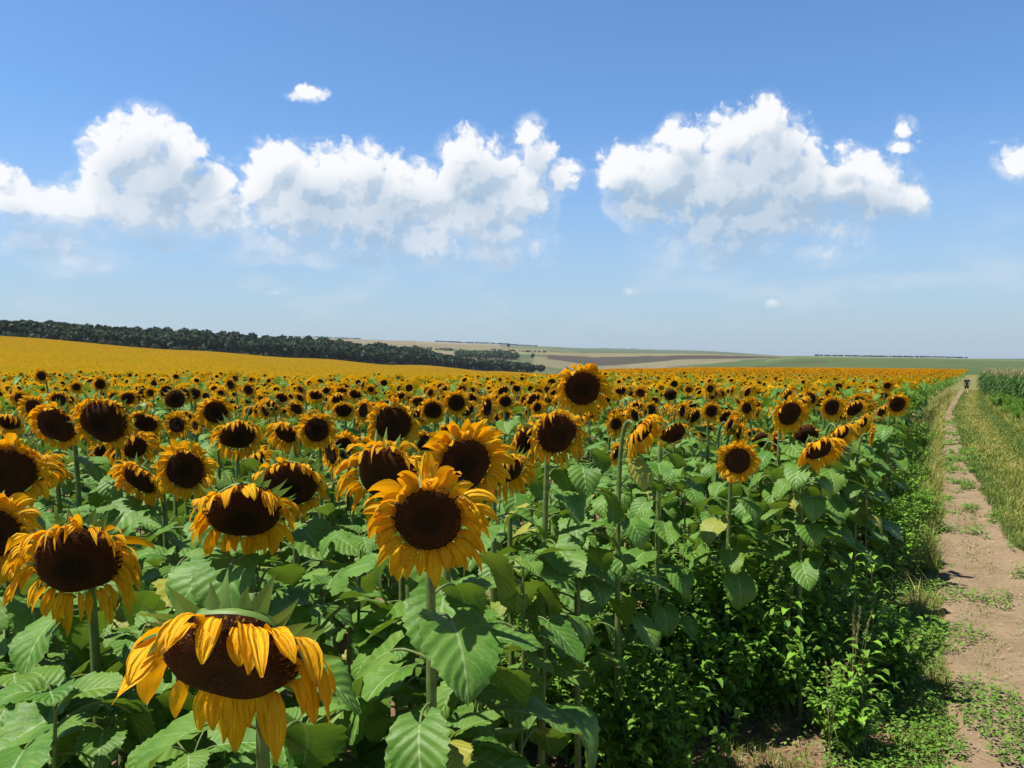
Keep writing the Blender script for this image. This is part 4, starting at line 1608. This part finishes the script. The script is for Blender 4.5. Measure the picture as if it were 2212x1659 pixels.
def make_weed(kind, seed, H):
    r = random.Random(seed)
    sb, lb = MB(), MB()
    g1 = np.array((.150, .30, .030))
    sc_ = (.12, .17, .05)
    if kind == 'goosefoot':           # branching, narrow leaves, seed spikes
        nb = 13
        main = bez((0, 0, -.03), (.02, 0, H * .4), (r.uniform(-.08, .08), r.uniform(-.08, .08), H * .7), (r.uniform(-.1, .1), r.uniform(-.1, .1), H), 9)
        axes = [(main, .006)]
        for i in range(nb):
            f = .08 + .75 * i / nb
            o = np.array([np.interp(f * H, main[:, 2], main[:, k]) for k in range(3)])
            th = i * 2.4 + r.uniform(-.4, .4)
            ln = H * (.62 - .42 * f) * r.uniform(.8, 1.2)
            d = np.array([math.cos(th), math.sin(th), 0])
            axes.append((bez(o, o + d * ln * .4 + [0, 0, ln * .2], o + d * ln * .7 + [0, 0, ln * .5], o + d * ln * .8 + [0, 0, ln * .95], 7), .0035))
        for ax, rad in axes:
            tube(sb, ax, np.linspace(rad, rad * .4, len(ax)), 4, 0, col=sc_)
            L_ = np.linalg.norm(np.diff(ax, axis=0), axis=1).sum()
            n = max(9, int(L_ / .019))
            for i in range(n):
                f = .12 + .86 * i / n
                idx = f * (len(ax) - 1)
                k = int(idx)
                o = ax[k] + (ax[min(k + 1, len(ax) - 1)] - ax[k]) * (idx - k)
                th = i * 2.4 + r.uniform(-.5, .5)
                ln = r.uniform(.032, .068) * (1.15 - .6 * f)
                weed_leaf(lb, o, (math.cos(th), math.sin(th), r.uniform(.1, .9)), ln, ln * r.uniform(.28, .5), g1 * r.uniform(.65, 1.5), r.uniform(.1, .6))
            tip = ax[-1]
            for i in range(14):
                o = tip + np.array([r.gauss(0, .006), r.gauss(0, .006), -.06 + i * .006])
                weed_leaf(lb, o, (r.gauss(0, 1), r.gauss(0, 1), r.uniform(.3, 1.5)), .016, .010, (.16, .25, .08), 0)
    elif kind == 'pigweed':           # broad leaves in whorls, knobbly top
        main = bez((0, 0, -.03), (r.uniform(-.03, .03), 0, H * .4), (r.uniform(-.06, .06), r.uniform(-.06, .06), H * .7), (r.uniform(-.08, .08), r.uniform(-.08, .08), H), 9)
        tube(sb, main, np.linspace(.008, .004, 9), 5, 0, col=(.16, .15, .06))
        n = 34
        for i in range(n):
            f = .15 + .85 * i / n
            o = np.array([np.interp(f * H, main[:, 2], main[:, k]) for k in range(3)])
            th = i * 2.4 + r.uniform(-.3, .3)
            ln = r.uniform(.06, .115) * (1.1 - .25 * f)
            d = np.array([math.cos(th), math.sin(th), r.uniform(.15, .6)])
            pe = o + unit(d) * ln * .55
            tube(sb, [o, (o + pe) / 2 + [0, 0, .004], pe], [.002, .0018, .0014], 3, 0, col=sc_, cap=False)
            weed_leaf(lb, pe, d, ln, ln * r.uniform(.48, .66), g1 * r.uniform(.8, 1.6) + [.015, .02, 0], r.uniform(.15, .6))
        for i in range(40):
            o = main[-1] + np.array([r.gauss(0, .01), r.gauss(0, .01), -.03 + i * .0022])
            weed_leaf(lb, o, (r.gauss(0, 1), r.gauss(0, 1), r.uniform(.2, 1.2)), .018, .012, (.15, .23, .06), 0)
    elif kind == 'bushy':             # dense low bush of small leaves
        for b_ in range(26):
            th = r.uniform(0, 6.28)
            sp = r.uniform(.05, .5) * H * 1.1
            d = np.array([math.cos(th), math.sin(th), 0])
            top = d * sp + np.array([0, 0, H * r.uniform(.6, 1.05)])
            ax = bez((0, 0, -.02), d * sp * .4 + [0, 0, H * .25], d * sp * .8 + [0, 0, H * .5], top, 7)
            tube(sb, ax, np.linspace(.004, .0015, 7), 3, 0, col=sc_)
            for i in range(48):
                f = .15 + .85 * i / 48
                idx = f * 6
                k = min(int(idx), 5)
                o = ax[k] + (ax[k + 1] - ax[k]) * (idx - k) + np.array([r.gauss(0, .018), r.gauss(0, .018), r.gauss(0, .012)])
                ln = r.uniform(.036, .085)
                weed_leaf(lb, o, (r.gauss(0, 1), r.gauss(0, 1), r.uniform(-.1, .9)), ln, ln * r.uniform(.4, .65), g1 * r.uniform(.6, 1.5), r.uniform(.1, .6))
    elif kind == 'seed_grass':        # pale feathery grass stalk
        for b_ in range(5):
            th = r.uniform(0, 6.28)
            lean = r.uniform(.02, .16)
            h = H * r.uniform(.7, 1.05)
            ax = bez((0, 0, -.02), (0, 0, h * .4), (math.cos(th) * lean * .5, math.sin(th) * lean * .5, h * .8), (math.cos(th) * lean, math.sin(th) * lean, h), 8)
            tube(sb, ax, np.linspace(.0028, .001, 8), 3, 0, col=(.34, .32, .12))
            for i in range(60):
                f = .62 + .38 * r.random()
                idx = f * 7
                k = min(int(idx), 6)
                o = ax[k] + (ax[k + 1] - ax[k]) * (idx - k)
                weed_leaf(lb, o, (r.gauss(0, .5), r.gauss(0, .5), 1), r.uniform(.015, .035), .004, (.38, .36, .15), .1)
            for i in range(4):
                weed_leaf(lb, ax[1 + i % 3], (r.gauss(0, 1), r.gauss(0, 1), 1.0), r.uniform(.15, .28), .009, (.15, .22, .05), r.uniform(.3, .8))
    t = thing('weed', (0, 0, 0), 'x', 'weed', 'weeds beside the sunflowers')
    kid(t, 'stem', sb.mesh('stem', [M_WEED], color=True))
    kid(t, 'foliage', lb.mesh('foliage', [M_WEED], color=True, smooth=False))
    t['wk'] = kind
    return t


WP = {}
for kname, hs in (('goosefoot', (.95, .8)), ('pigweed', (.75, .6, .9)), ('bushy', (.9, .7)), ('seed_grass', (.9,))):
    WP[kname] = [make_weed(kname, 40 + i * 7 + len(kname), h) for i, h in enumerate(hs)]
w_used = set()


def put_weed(kind, x, y, sc, label, idx=None):
    L_ = WP[kind]
    src = L_[random.randrange(len(L_)) if idx is None else idx % len(L_)]
    if src.name not in w_used:
        w_used.add(src.name)
        o = src
    else:
        o = copy_thing(src)
    o.location = (x, y, gz(x, y))
    o.rotation_euler = (random.uniform(-.08, .08), random.uniform(-.08, .08), random.uniform(0, 6.28))
    o.scale = (sc, sc, sc)
    o['label'] = label
    return o


def gpx(px, py):
    """ground point seen at a frame position"""
    d = at(px, py, 1.0) - Vector((0, 0, CAMZ))
    Y = 5.0
    for _ in range(25):
        p = Vector((0, 0, CAMZ)) + d * Y
        Y *= (CAMZ - gz(p.x, p.y)) / max(1e-6, CAMZ - p.z)
    p = Vector((0, 0, CAMZ)) + d * Y
    return p.x, p.y


# frame place of the foot, kind, scale, label
WEEDS = [
 (1335,1640,'goosefoot',.95,"narrow leaved branching weed beside the big sunflower leaf, lower middle"),
 (1225,1655,'goosefoot',.85,"narrow leaved weed with seed spikes close to the sunflower stalks at the bottom"),
 (1405,1655,'pigweed',.75,"broad leaved weed with a flat rosette on the sunlit soil at the bottom"),
 (1190,1600,'goosefoot',1.05,"tall narrow leaved weed right behind the nodding stalks at the bottom middle"),
 (1290,1560,'goosefoot',1.0,"narrow leaved weed standing in the dark soil gap"),
 (1400,1590,'bushy',.9,"bushy weed at the left end of the sunlit soil patch"),
 (1440,1530,'goosefoot',1.1,"tall narrow leaved weed rising from the bushy tangle's left side"),
 (1530,1530,'bushy',1.2,"fullest bushy weed in the middle of the tangle"),
 (1640,1500,'bushy',1.2,"rounded bushy weed at the right end of the tangle"),
 (1700,1560,'pigweed',1.1,"broad leaved weed standing over the right of the soil patch"),
 (1760,1500,'bushy',1.0,"bushy weed between the soil patch and the verge"),
 (1810,1450,'pigweed',1.2,"tall broad leaved weed in front of the dark leaf wall"),
 (1820,1620,'bushy',.7,"small bushy weed by the pale grass at the bottom"),
 (1490,1590,'bushy',1.0,"dense bushy weed left of the bare soil patch"),
 (1580,1545,'bushy',1.15,"dense bushy weed right behind the bare soil patch"),
 (1650,1530,'bushy',1.0,"low bushy weed on the right side of the bare soil"),
 (1470,1500,'bushy',1.25,"tall bushy weed in the gap under the lone round sunflower"),
 (1420,1560,'goosefoot',.8,"narrow leaved weed leaning over the dark soil gap"),
 (1560,1480,'goosefoot',1.15,"upright narrow weed under the lone round sunflower"),
 (1640,1450,'pigweed',1.0,"broad leaved weed with a knobbly top beneath the row end leaves"),
 (1705,1500,'pigweed',.85,"broad leaved weed with few leaves in front of the dark hollow"),
 (1835,1590,'seed_grass',.9,"pale feathery grass stalk beside the broad leaved weed at the bottom"),
 (1880,1560,'pigweed',1.0,"tall broad leaved weed by the pale feathery grass"),
 (1870,1640,'pigweed',.8,"short broad leaved weed at the bottom edge near the path"),
 (1790,1650,'seed_grass',.7,"thin dry grass stalk at the edge of the soil patch"),
 (1890,1440,'pigweed',1.05,"leafy weed with drooping leaves at the verge, lower right"),
 (1850,1380,'pigweed',1.0,"leafy weed against the dark field edge, halfway down"),
 (1930,1330,'pigweed',.9,"weed with pale broad leaves closest to the path edge"),
 (1900,1260,'bushy',1.05,"bushy yellow green weed on the verge"),
 (1930,1200,'bushy',1.0,"bushy weed on the verge beside the path tufts"),
 (1905,1130,'pigweed',1.1,"tall weed rising against the dark sunflower leaves"),
 (1945,1110,'bushy',1.1,"rounded weed on the verge opposite the path's grass tufts"),
 (1960,1040,'bushy',1.2,"rounded weed at the foot of the outermost sunflowers"),
 (1985,985,'bushy',1.2,"far rounded weed on the verge under the field corner"),
]
for (px, py, kind, sc, label) in WEEDS:
    x, y = gpx(px, py)
    put_weed(kind, x, y, sc, label)
rw = random.Random(55)
nw = 0
while nw < 190:
    s = rw.uniform(3.6, 30) if nw < 95 else rw.uniform(3.6, 9.0)
    v = rw.uniform(-1.3, -.25) if nw < 95 else rw.uniform(-2.9, -.8)
    x, y = xy_of(s, v)
    x, y = float(x), float(y)
    d = math.hypot(x, y)
    if d < 4.0 or y < 3.4:
        continue
    # leave the sunlit patch of bare soil open
    qx, qy, qd = project(x, y, 0)
    if 1440 < qx < 1790 and qy > 1560:
        continue
    if 1215 < qx < 1430 and 1240 < qy < 1540 and rw.random() < .75:
        continue
    kind = rw.choice(['bushy', 'bushy', 'pigweed', 'goosefoot', 'pigweed', 'seed_grass'] if nw < 95 else ['goosefoot', 'bushy', 'goosefoot', 'pigweed'])
    put_weed(kind, x, y, rw.uniform(.5, .9) if nw < 95 else rw.uniform(.6, 1.05), {"goosefoot": "green narrow leaved weed in the thick tangle at the field edge", "bushy": "green bushy weed in the thick tangle at the field edge",
             "pigweed": "green broad leaved weed in the thick tangle at the field edge", "seed_grass": "pale grass stalk in the thick tangle at the field edge"}[kind])
    nw += 1
# taller weeds on the far side of the track
for i in range(46):
    s = rw.uniform(24, 62)
    v = rw.choice([rw.uniform(2.6, 3.6), rw.uniform(3.2, 6.0)])
    x, y = xy_of(s, v)
    put_weed(rw.choice(['bushy', 'bushy', 'goosefoot']), float(x), float(y), rw.uniform(.7, 1.5), "green weed among the dry grass between the track and the maize")


# ------------------------------------------------------------------ grass and low ground plants
def grass_mass():
    mb = MB()
    green = np.array((.11, .19, .035))
    olive = np.array((.255, .285, .05))
    dry = np.array((.47, .40, .12))

    def blades(x, y, h, wd, col, lean=.5):
        n = len(x)
        z = ground(x, y) + (fbm(x * 3.1, y * 3.1) - 0.5) * 0.05 * np.clip(1 - np.hypot(x, y) / 60, 0, 1) - .01
        th = rng.random(n) * 6.283
        le = (.15 + rng.random(n)) * lean * h * 1.7
        fx, fy = rng.random(n) * 6.283, None
        cx, cy = np.cos(th), np.sin(th)
        wx, wy = np.cos(fx) * wd, np.sin(fx) * wd
        b = np.stack([x, y, z], 1)
        w3 = np.stack([wx, wy, np.zeros(n)], 1)
        m = b + np.stack([cx * le * .35, cy * le * .35, h * .55], 1)
        t = b + np.stack([cx * le, cy * le, h * (1 - .25 * (le / (h + 1e-6)))], 1)
        V = np.stack([b - w3, b + w3, m + w3 * .8, m - w3 * .8, t], 1).reshape(-1, 3)
        k = np.arange(n)[:, None] * 5
        base = mb.n
        C = np.repeat(col, 5, 0)
        mb.add(V, k + np.array([[0, 1, 2, 3]]), 0, col=C)
        mb.F.append(k + np.array([[3, 2, 4]]) + base)
        mb.M.append(np.zeros(n, int))

    def region(n, s0, s1, v0, v1, hmin, hmax, wd, mixf, clump=0.0, pw=1.0, keep=None, cs=1.3):
        s = s0 * (s1 / s0) ** rng.random(n)
        v = v0 + (v1 - v0) * rng.random(n)
        cl = fbm(s * cs, v * cs * 1.7 + 40)
        ok = cl > clump
        if keep is not None:
            ok &= keep(s, v)
        s, v, cl = s[ok], v[ok], cl[ok]
        x, y = xy_of(s, v)
        d = np.hypot(x, y)
        px, py, dd = project(x, y, 0.0)
        ok = (px > -60) & (px < 2330) & (dd > 2.5) & (py < 1760)
        x, y, s, v, cl, d = x[ok], y[ok], s[ok], v[ok], cl[ok], d[ok]
        h = (hmin + (hmax - hmin) * rng.random(len(x))) * (.6 + .8 * cl)
        f = np.clip(mixf(s, v) + (fbm(s * .9, v * 1.4 + 9) - .5) * .9 + rng.normal(0, .18, len(x)), 0, 1)
        col = np.where(f[:, None] < .5, green + (olive - green) * (f * 2)[:, None], olive + (dry - olive) * (f * 2 - 1)[:, None])
        col = col * (.75 + .5 * rng.random(len(x)))[:, None]
        blades(x, y, h, wd * np.clip(d / 7, 1, 6) * (.7 + .6 * rng.random(len(x))), col)

    L_, Rr = path_left, path_right
    # left verge
    region(46000, 3.2, 70, -1.15, .05, .03, .13, .0026, lambda s, v: .30 + .0 * s, .36, keep=lambda s, v: v < L_(s) + .03)
    region(30000, 8, 90, -.85, -.05, .12, .42, .003, lambda s, v: .66 + .0 * s, .42, keep=lambda s, v: v < L_(s))
    # tufts on the path
    region(30000, 3.2, 80, -.05, 1.4, .02, .07, .0028, lambda s, v: .35 + 0 * s, .60, keep=lambda s, v: (v > L_(s)) & (v < Rr(s)), cs=1.9)
    # strip between the tracks: dry in the middle, green by the path
    region(120000, 5, 110, .3, 2.5, .04, .15, .0032, lambda s, v: .20 + .50 * np.clip((v - Rr(s)) / .6, 0, 1) * np.clip((1.9 - v) / .4, 0, 1), .18, keep=lambda s, v: v > Rr(s) - .06)
    # second track, short green
    region(26000, 10, 110, 1.7, 2.5, .03, .12, .003, lambda s, v: .22 + .0 * s, .25)
    # rough verge beyond
    region(60000, 14, 120, 2.4, 6.0, .12, .5, .0032, lambda s, v: .50 + .0 * s, .22)
    # sparse growth between sunflower rows near the edge
    region(9000, 3.4, 12, -3.2, -1.0, .03, .12, .003, lambda s, v: .15 + 0 * s, .52)
    print("grass verts", mb.n)
    o = link('grass', mb.mesh('grass', [M_GRASS], smooth=False, color=True))
    tag(o, 'green and dry grass of the verges and the strip along the dirt path', 'grass', kind='stuff')


grass_mass()


def groundcover():
    mb = MB()
    n = 150000
    s = 3.2 * (40 / 3.2) ** rng.random(n)
    v = rng.uniform(-2.6, .75, n)
    cl = fbm(s * 1.5, v * 2.6 + 80, 3)
    lim = -.10 + 1.5 * np.maximum(0, fbm(s * 1.25, 55.0) - .52) * np.clip((s - 3.4) / 3.5, .1, 2)
    thr = np.where(v < -1.1, .56, np.where(v < lim, .36, np.where(s > 9, .70, .63)))
    ok = cl > thr
    s, v, cl = s[ok], v[ok], cl[ok]
    x, y = xy_of(s, v)
    px, py, dd = project(x, y, 0.0)
    ok = (px > 1100) & (px < 2300) & (dd > 2.5) & (py < 1760) & ~((px > 1450) & (px < 1780) & (py > 1565) & (rng.random(len(px)) < .93))
    x, y, cl, v = x[ok], y[ok], cl[ok], v[ok]
    n = len(x)
    d = np.hypot(x, y)
    z = ground(x, y) + rng.random(n) * .10 * np.clip((cl - .42) * 6, .1, 1) + .012
    ln = (.012 + .022 * rng.random(n)) * np.clip(d / 8, 1, 3)
    th = rng.random(n) * 6.283
    ti = rng.uniform(-.5, .6, n)
    dv_ = np.stack([np.cos(th), np.sin(th), ti], 1)
    sv_ = np.stack([-np.sin(th), np.cos(th), rng.uniform(-.4, .4, n)], 1)
    o = np.stack([x, y, z], 1)
    V = np.stack([o, o + dv_ * (ln * .5)[:, None] + sv_ * (ln * .38)[:, None], o + dv_ * ln[:, None], o + dv_ * (ln * .5)[:, None] - sv_ * (ln * .38)[:, None]], 1).reshape(-1, 3)
    C = np.array((.13, .26, .030))[None] * (.6 + .9 * rng.random(n))[:, None]
    mb.add(V, np.arange(n * 4).reshape(-1, 4), 0, col=np.repeat(C, 4, 0))
    print("cover leaves", n)
    o = link('undergrowth', mb.mesh('undergrowth', [M_WEED], smooth=False, color=True))
    tag(o, 'mat of tiny green leaves creeping over the soil and path edge', 'undergrowth', kind='stuff')


groundcover()


def straw():
    """bits of straw and small clods strewn on the earth"""
    mb = MB()
    n = 6000
    s = 3.3 * (26 / 3.3) ** rng.random(n)
    v = rng.uniform(-2.2, 1.3, n)
    x, y = xy_of(s, v)
    z = ground(x, y) + .035 + (fbm(x * 3.1, y * 3.1) - .5) * .05
    th = rng.normal(1.0, 1.2, n)
    ln = rng.uniform(.01, .06, n)
    wd = rng.uniform(.001, .003, n) * np.clip(np.hypot(x, y) / 6, 1, 3)
    d = np.stack([np.cos(th), np.sin(th), rng.normal(0, .1, n)], 1) * ln[:, None]
    sd_ = np.stack([-np.sin(th), np.cos(th), np.zeros(n)], 1) * wd[:, None]
    o = np.stack([x, y, z], 1)
    up = np.array([0, 0, .003])
    V = np.stack([o - sd_, o + sd_, o + d + sd_, o + d - sd_, o + d * .5 + up + sd_ * 0], 1).reshape(-1, 3)
    k = np.arange(n)[:, None] * 5
    base = mb.n
    C = np.array((.5, .42, .24))[None] * (.6 + .6 * rng.random(n))[:, None]
    mb.add(V, k + np.array([[0, 1, 2, 3]]), 0, col=np.repeat(C, 5, 0))
    o = link('straw', mb.mesh('straw', [M_GRASS], smooth=False, color=True))
    tag(o, 'bits of dry straw strewn over the bare soil and path', 'straw', kind='stuff')


straw()


# ------------------------------------------------------------------ maize at the right
def make_corn(seed, H):
    r = random.Random(seed)
    t = thing('maize_plant', (0, 0, 0), 'x', 'maize plant', 'maize along the right of the track')
    sb, lb, tb = MB(), MB(), MB()
    tube(sb, [[0, 0, -.05], [.01, .01, H * .5], [0, .02, H]], [.014, .012, .005], 6, 0, col=(.13, .20, .05))
    for i in range(12):
        z = H * (.12 + .74 * i / 12)
        th = (i % 2) * math.pi + r.uniform(-.5, .5)
        d = np.array([math.cos(th), math.sin(th), 0])
        sd_ = np.array([-math.sin(th), math.cos(th), 0])
        ln = r.uniform(.5, .85)
        pts_ = bez((0, 0, z), d * ln * .25 + [0, 0, z + ln * .4], d * ln * .65 + [0, 0, z + ln * .45], d * ln + [0, 0, z - ln * r.uniform(-.05, .3)], 8)
        V = []
        for q_ in range(8):
            hw = .045 * math.sin(math.pi * (.12 + .88 * q_ / 7)) ** .7
            V += [pts_[q_] - sd_ * hw + [0, 0, .015], pts_[q_], pts_[q_] + sd_ * hw + [0, 0, .015]]
        c = np.array((.055, .118, .024)) * r.uniform(.7, 1.4)
        lb.add(V, grid_faces(8, 3), 0, col=c)
    for i in range(9):
        th = r.uniform(0, 6.28)
        d = np.array([math.cos(th) * .13, math.sin(th) * .13, 0])
        tube(tb, [[0, 0, H - .02], d * .5 + [0, 0, H + .14], d + [0, 0, H + .22 * r.uniform(.7, 1.3)]], [.008, .012, .006], 4, 0, col=(.42, .38, .17))
    kid(t, 'stalk', sb.mesh('stalk', [M_CORN], color=True))
    kid(t, 'foliage', lb.mesh('foliage', [M_CORN], color=True))
    kid(t, 'tassel', tb.mesh('tassel', [M_CORN], color=True))
    return t


CP = [make_corn(5 + i, h) for i, h in enumerate((2.0, 2.2, 1.9, 2.1))]
cu = set()
rc = random.Random(9)
nc = 0
corn = []
for row in range(9):
    s = 47.0
    while s < 125:
        v = max(2.4, 4.2 - .058 * (s - 56)) + row * .75 + rc.uniform(-.15, .15)
        corn.append((s, v))
        s += rc.uniform(.3, .6) * (1 if s < 80 else 1.6)
vis = []
for (s, v) in corn:
    x, y = xy_of(s, v)
    x, y = float(x), float(y)
    px, py, dd = project(x, y, gz(x, y) + 1.6)
    if px < 2250:
        vis.append((x, y, s, v))
vis.sort(key=lambda e: e[3] - max(2.4, 4.2 - .058 * (e[2] - 56)))
cm = []
for (x, y, s, v) in vis:
    if nc < 230:
        src = CP[rc.randrange(4)]
        if src.name not in cu:
            cu.add(src.name)
            o = src
        else:
            o = copy_thing(src)
        o.location = (x, y, gz(x, y))
        o.rotation_euler = (0, 0, rc.uniform(0, 6.28))
        sc = rc.uniform(.9, 1.12)
        o.scale = (sc, sc, sc)
        o['label'] = "green maize plant with a pale tassel in the stand right of the track"
        nc += 1
    else:
        cm.append((x, y))
print("maize", nc, len(cm))
if cm:
    mb = MB()
    src = CP[1]
    parts = [(np.array([vv.co for vv in ch.data.vertices]), [tuple(p.vertices) for p in ch.data.polygons], ch) for ch in KIDS[src.name]]
    for (x, y) in cm:
        th = rc.uniform(0, 6.28)
        c, s_ = math.cos(th), math.sin(th)
        b = np.array([x, y, gz(x, y)])
        for V, Fs, ch in parts:
            if ch.name.startswith('stalk'):
                continue
            W = np.column_stack([V[:, 0] * c - V[:, 1] * s_, V[:, 0] * s_ + V[:, 1] * c, V[:, 2]]) + b
            q4 = np.array([f for f in Fs if len(f) == 4])
            mb.add(W, q4, 0, col=(.42, .38, .17) if ch.name.startswith('tassel') else (.085, .165, .04))
    tag(link('maize_crop', mb.mesh('maize_crop', [M_CORN], color=True)), 'rows of maize behind the front plants right of the track', 'maize crop', kind='stuff')


# ------------------------------------------------------------------ the walker
def walker():
    d_ = 83.0
    P = at(2088, 850, d_)
    bx, by = P.x, P.y
    bz = gz(bx, by)
    M_SKIN = plain("skin", (0.52, 0.30, 0.20), .6)
    M_SHIRT = plain("black_cotton", (0.012, 0.012, 0.014), .9, 8.0, (0.02, 0.02, 0.022))
    M_SHORT = plain("dark_shorts", (0.014, 0.014, 0.017), .9)
    M_HAIR = plain("grey_hair", (0.42, 0.38, 0.33), .8)
    M_SHOE = plain("pale_shoes", (0.35, 0.33, 0.31), .7)
    t = thing('person', (bx, by, bz), "person in black T-shirt and dark shorts walking away along the track", 'person')
    t.rotation_euler = (0, 0, -ROWA)

    def skin(name, verts, edges, radii, mat, parent, root=0):
        me = bpy.data.meshes.new(name)
        me.from_pydata(verts, edges, [])
        o = bpy.data.objects.new(name, me)
        COL.objects.link(o)
        o.parent = parent
        o.modifiers.new("Skin", 'SKIN')
        sub = o.modifiers.new("Sub", 'SUBSURF')
        sub.levels = sub.render_levels = 2
        for i, r_ in enumerate(radii):
            me.skin_vertices[0].data[i].radius = r_ if isinstance(r_, tuple) else (r_, r_)
            me.skin_vertices[0].data[i].use_root = (i == root)
        me.materials.append(mat)
        return o

    # local frame: walks towards +Y, right hand at +X
    J = [(0, 0, .95), (0, .0, 1.15), (0, .01, 1.36), (0, .02, 1.50), (0, .03, 1.60), (0, .035, 1.70),
         (-.19, .0, 1.42), (-.29, -.02, 1.16), (-.27, .10, .94), (-.265, .13, .87),
         (.19, .0, 1.42), (.31, -.05, 1.18), (.30, .10, 1.00), (.30, .15, .95),
         (-.10, 0, .90), (-.11, .10, .50), (-.11, .02, .09), (-.12, .16, .035),
         (.10, 0, .90), (.10, -.02, .50), (.10, -.22, .14), (.10, -.12, .04)]
    E = [(0, 1), (1, 2), (2, 3), (3, 4), (4, 5), (2, 6), (6, 7), (7, 8), (8, 9), (2, 10), (10, 11), (11, 12), (12, 13), (0, 14), (14, 15), (15, 16), (16, 17), (0, 18), (18, 19), (19, 20), (20, 21)]
    Rr = [(.15, .11), (.14, .10), (.16, .105), .055, .085, .075, .055, .04, .03, .034, .055, .04, .03, .034, .085, .058, .038, .035, .085, .058, .038, .035]
    body = skin('body', J, E, Rr, M_SKIN, t)
    for sx, hand in ((-1, J[9]), (1, J[13])):
        hv, he, hr = [hand], [], [.03]
        for k in range(5):
            o_ = (-.022 + .011 * k)
            a = len(hv)
            if k == 4:
                hv += [(hand[0] - sx * .03, hand[1] + .025, hand[2] - .02), (hand[0] - sx * .035, hand[1] + .045, hand[2] - .045)]
            else:
                hv += [(hand[0] + sx * .004, hand[1] + o_, hand[2] - .055), (hand[0] - sx * .008, hand[1] + o_ + .005, hand[2] - .095 + abs(k - 1.5) * .006)]
            he += [(0, a), (a, a + 1)]
            hr += [.009, .007]
        skin('hand', hv, he, hr, M_SKIN, body)
    skin('shirt', [(0, 0, .86), (0, 0, 1.10), (0, .0, 1.34), (0, .015, 1.47), (-.19, 0, 1.425), (-.27, -.01, 1.24), (.19, 0, 1.425), (.285, -.03, 1.25)],
         [(0, 1), (1, 2), (2, 3), (2, 4), (4, 5), (2, 6), (6, 7)], [(.185, .14), (.18, .135), (.20, .14), .075, .085, .075, .085, .075], M_SHIRT, t)
    skin('shorts', [(0, 0, .92), (-.10, .02, .82), (-.112, .095, .54), (.10, -.005, .82), (.102, -.02, .54)], [(0, 1), (1, 2), (0, 3), (3, 4)],
         [(.17, .135), .115, .092, .115, .092], M_SHORT, t)
    skin('hair', [(0, .015, 1.66), (0, .0, 1.74), (0, .06, 1.765)], [(0, 1), (1, 2)], [.06, .082, .07], M_HAIR, body)
    skin('shoe', [(-.11, -.03, .06), (-.115, .06, .05), (-.12, .19, .035)], [(0, 1), (1, 2)], [.05, .05, .04], M_SHOE, t)
    skin('shoe', [(.10, -.27, .14), (.10, -.20, .09), (.10, -.10, .04)], [(0, 1), (1, 2)], [.05, .05, .04], M_SHOE, t)


walker()


# ------------------------------------------------------------------ haze: the air itself
def haze():
    me = bpy.data.meshes.new('haze')
    h, lo, hi = 8300.0, -60.0, 150.0
    v = [(x, y, z) for x in (-h, h) for y in (-h, h) for z in (lo, hi)]
    f = [(0, 1, 3, 2), (4, 6, 7, 5), (0, 4, 5, 1), (2, 3, 7, 6), (0, 2, 6, 4), (1, 5, 7, 3)]
    me.from_pydata(v, [], f)
    m, t, out = new_mat('haze')
    p = t.add('ShaderNodeVolumePrincipled')
    p.inputs['Color'].default_value = (.80, .88, 1.0, 1)
    p.inputs['Density'].default_value = 0.00006
    p.inputs['Anisotropy'].default_value = 0.2
    t.link(p.outputs[0], out.inputs['Volume'])
    me.materials.append(m)
    o = link('haze', me)
    tag(o, 'thin summer haze over the valley', 'haze', kind='stuff')


haze()
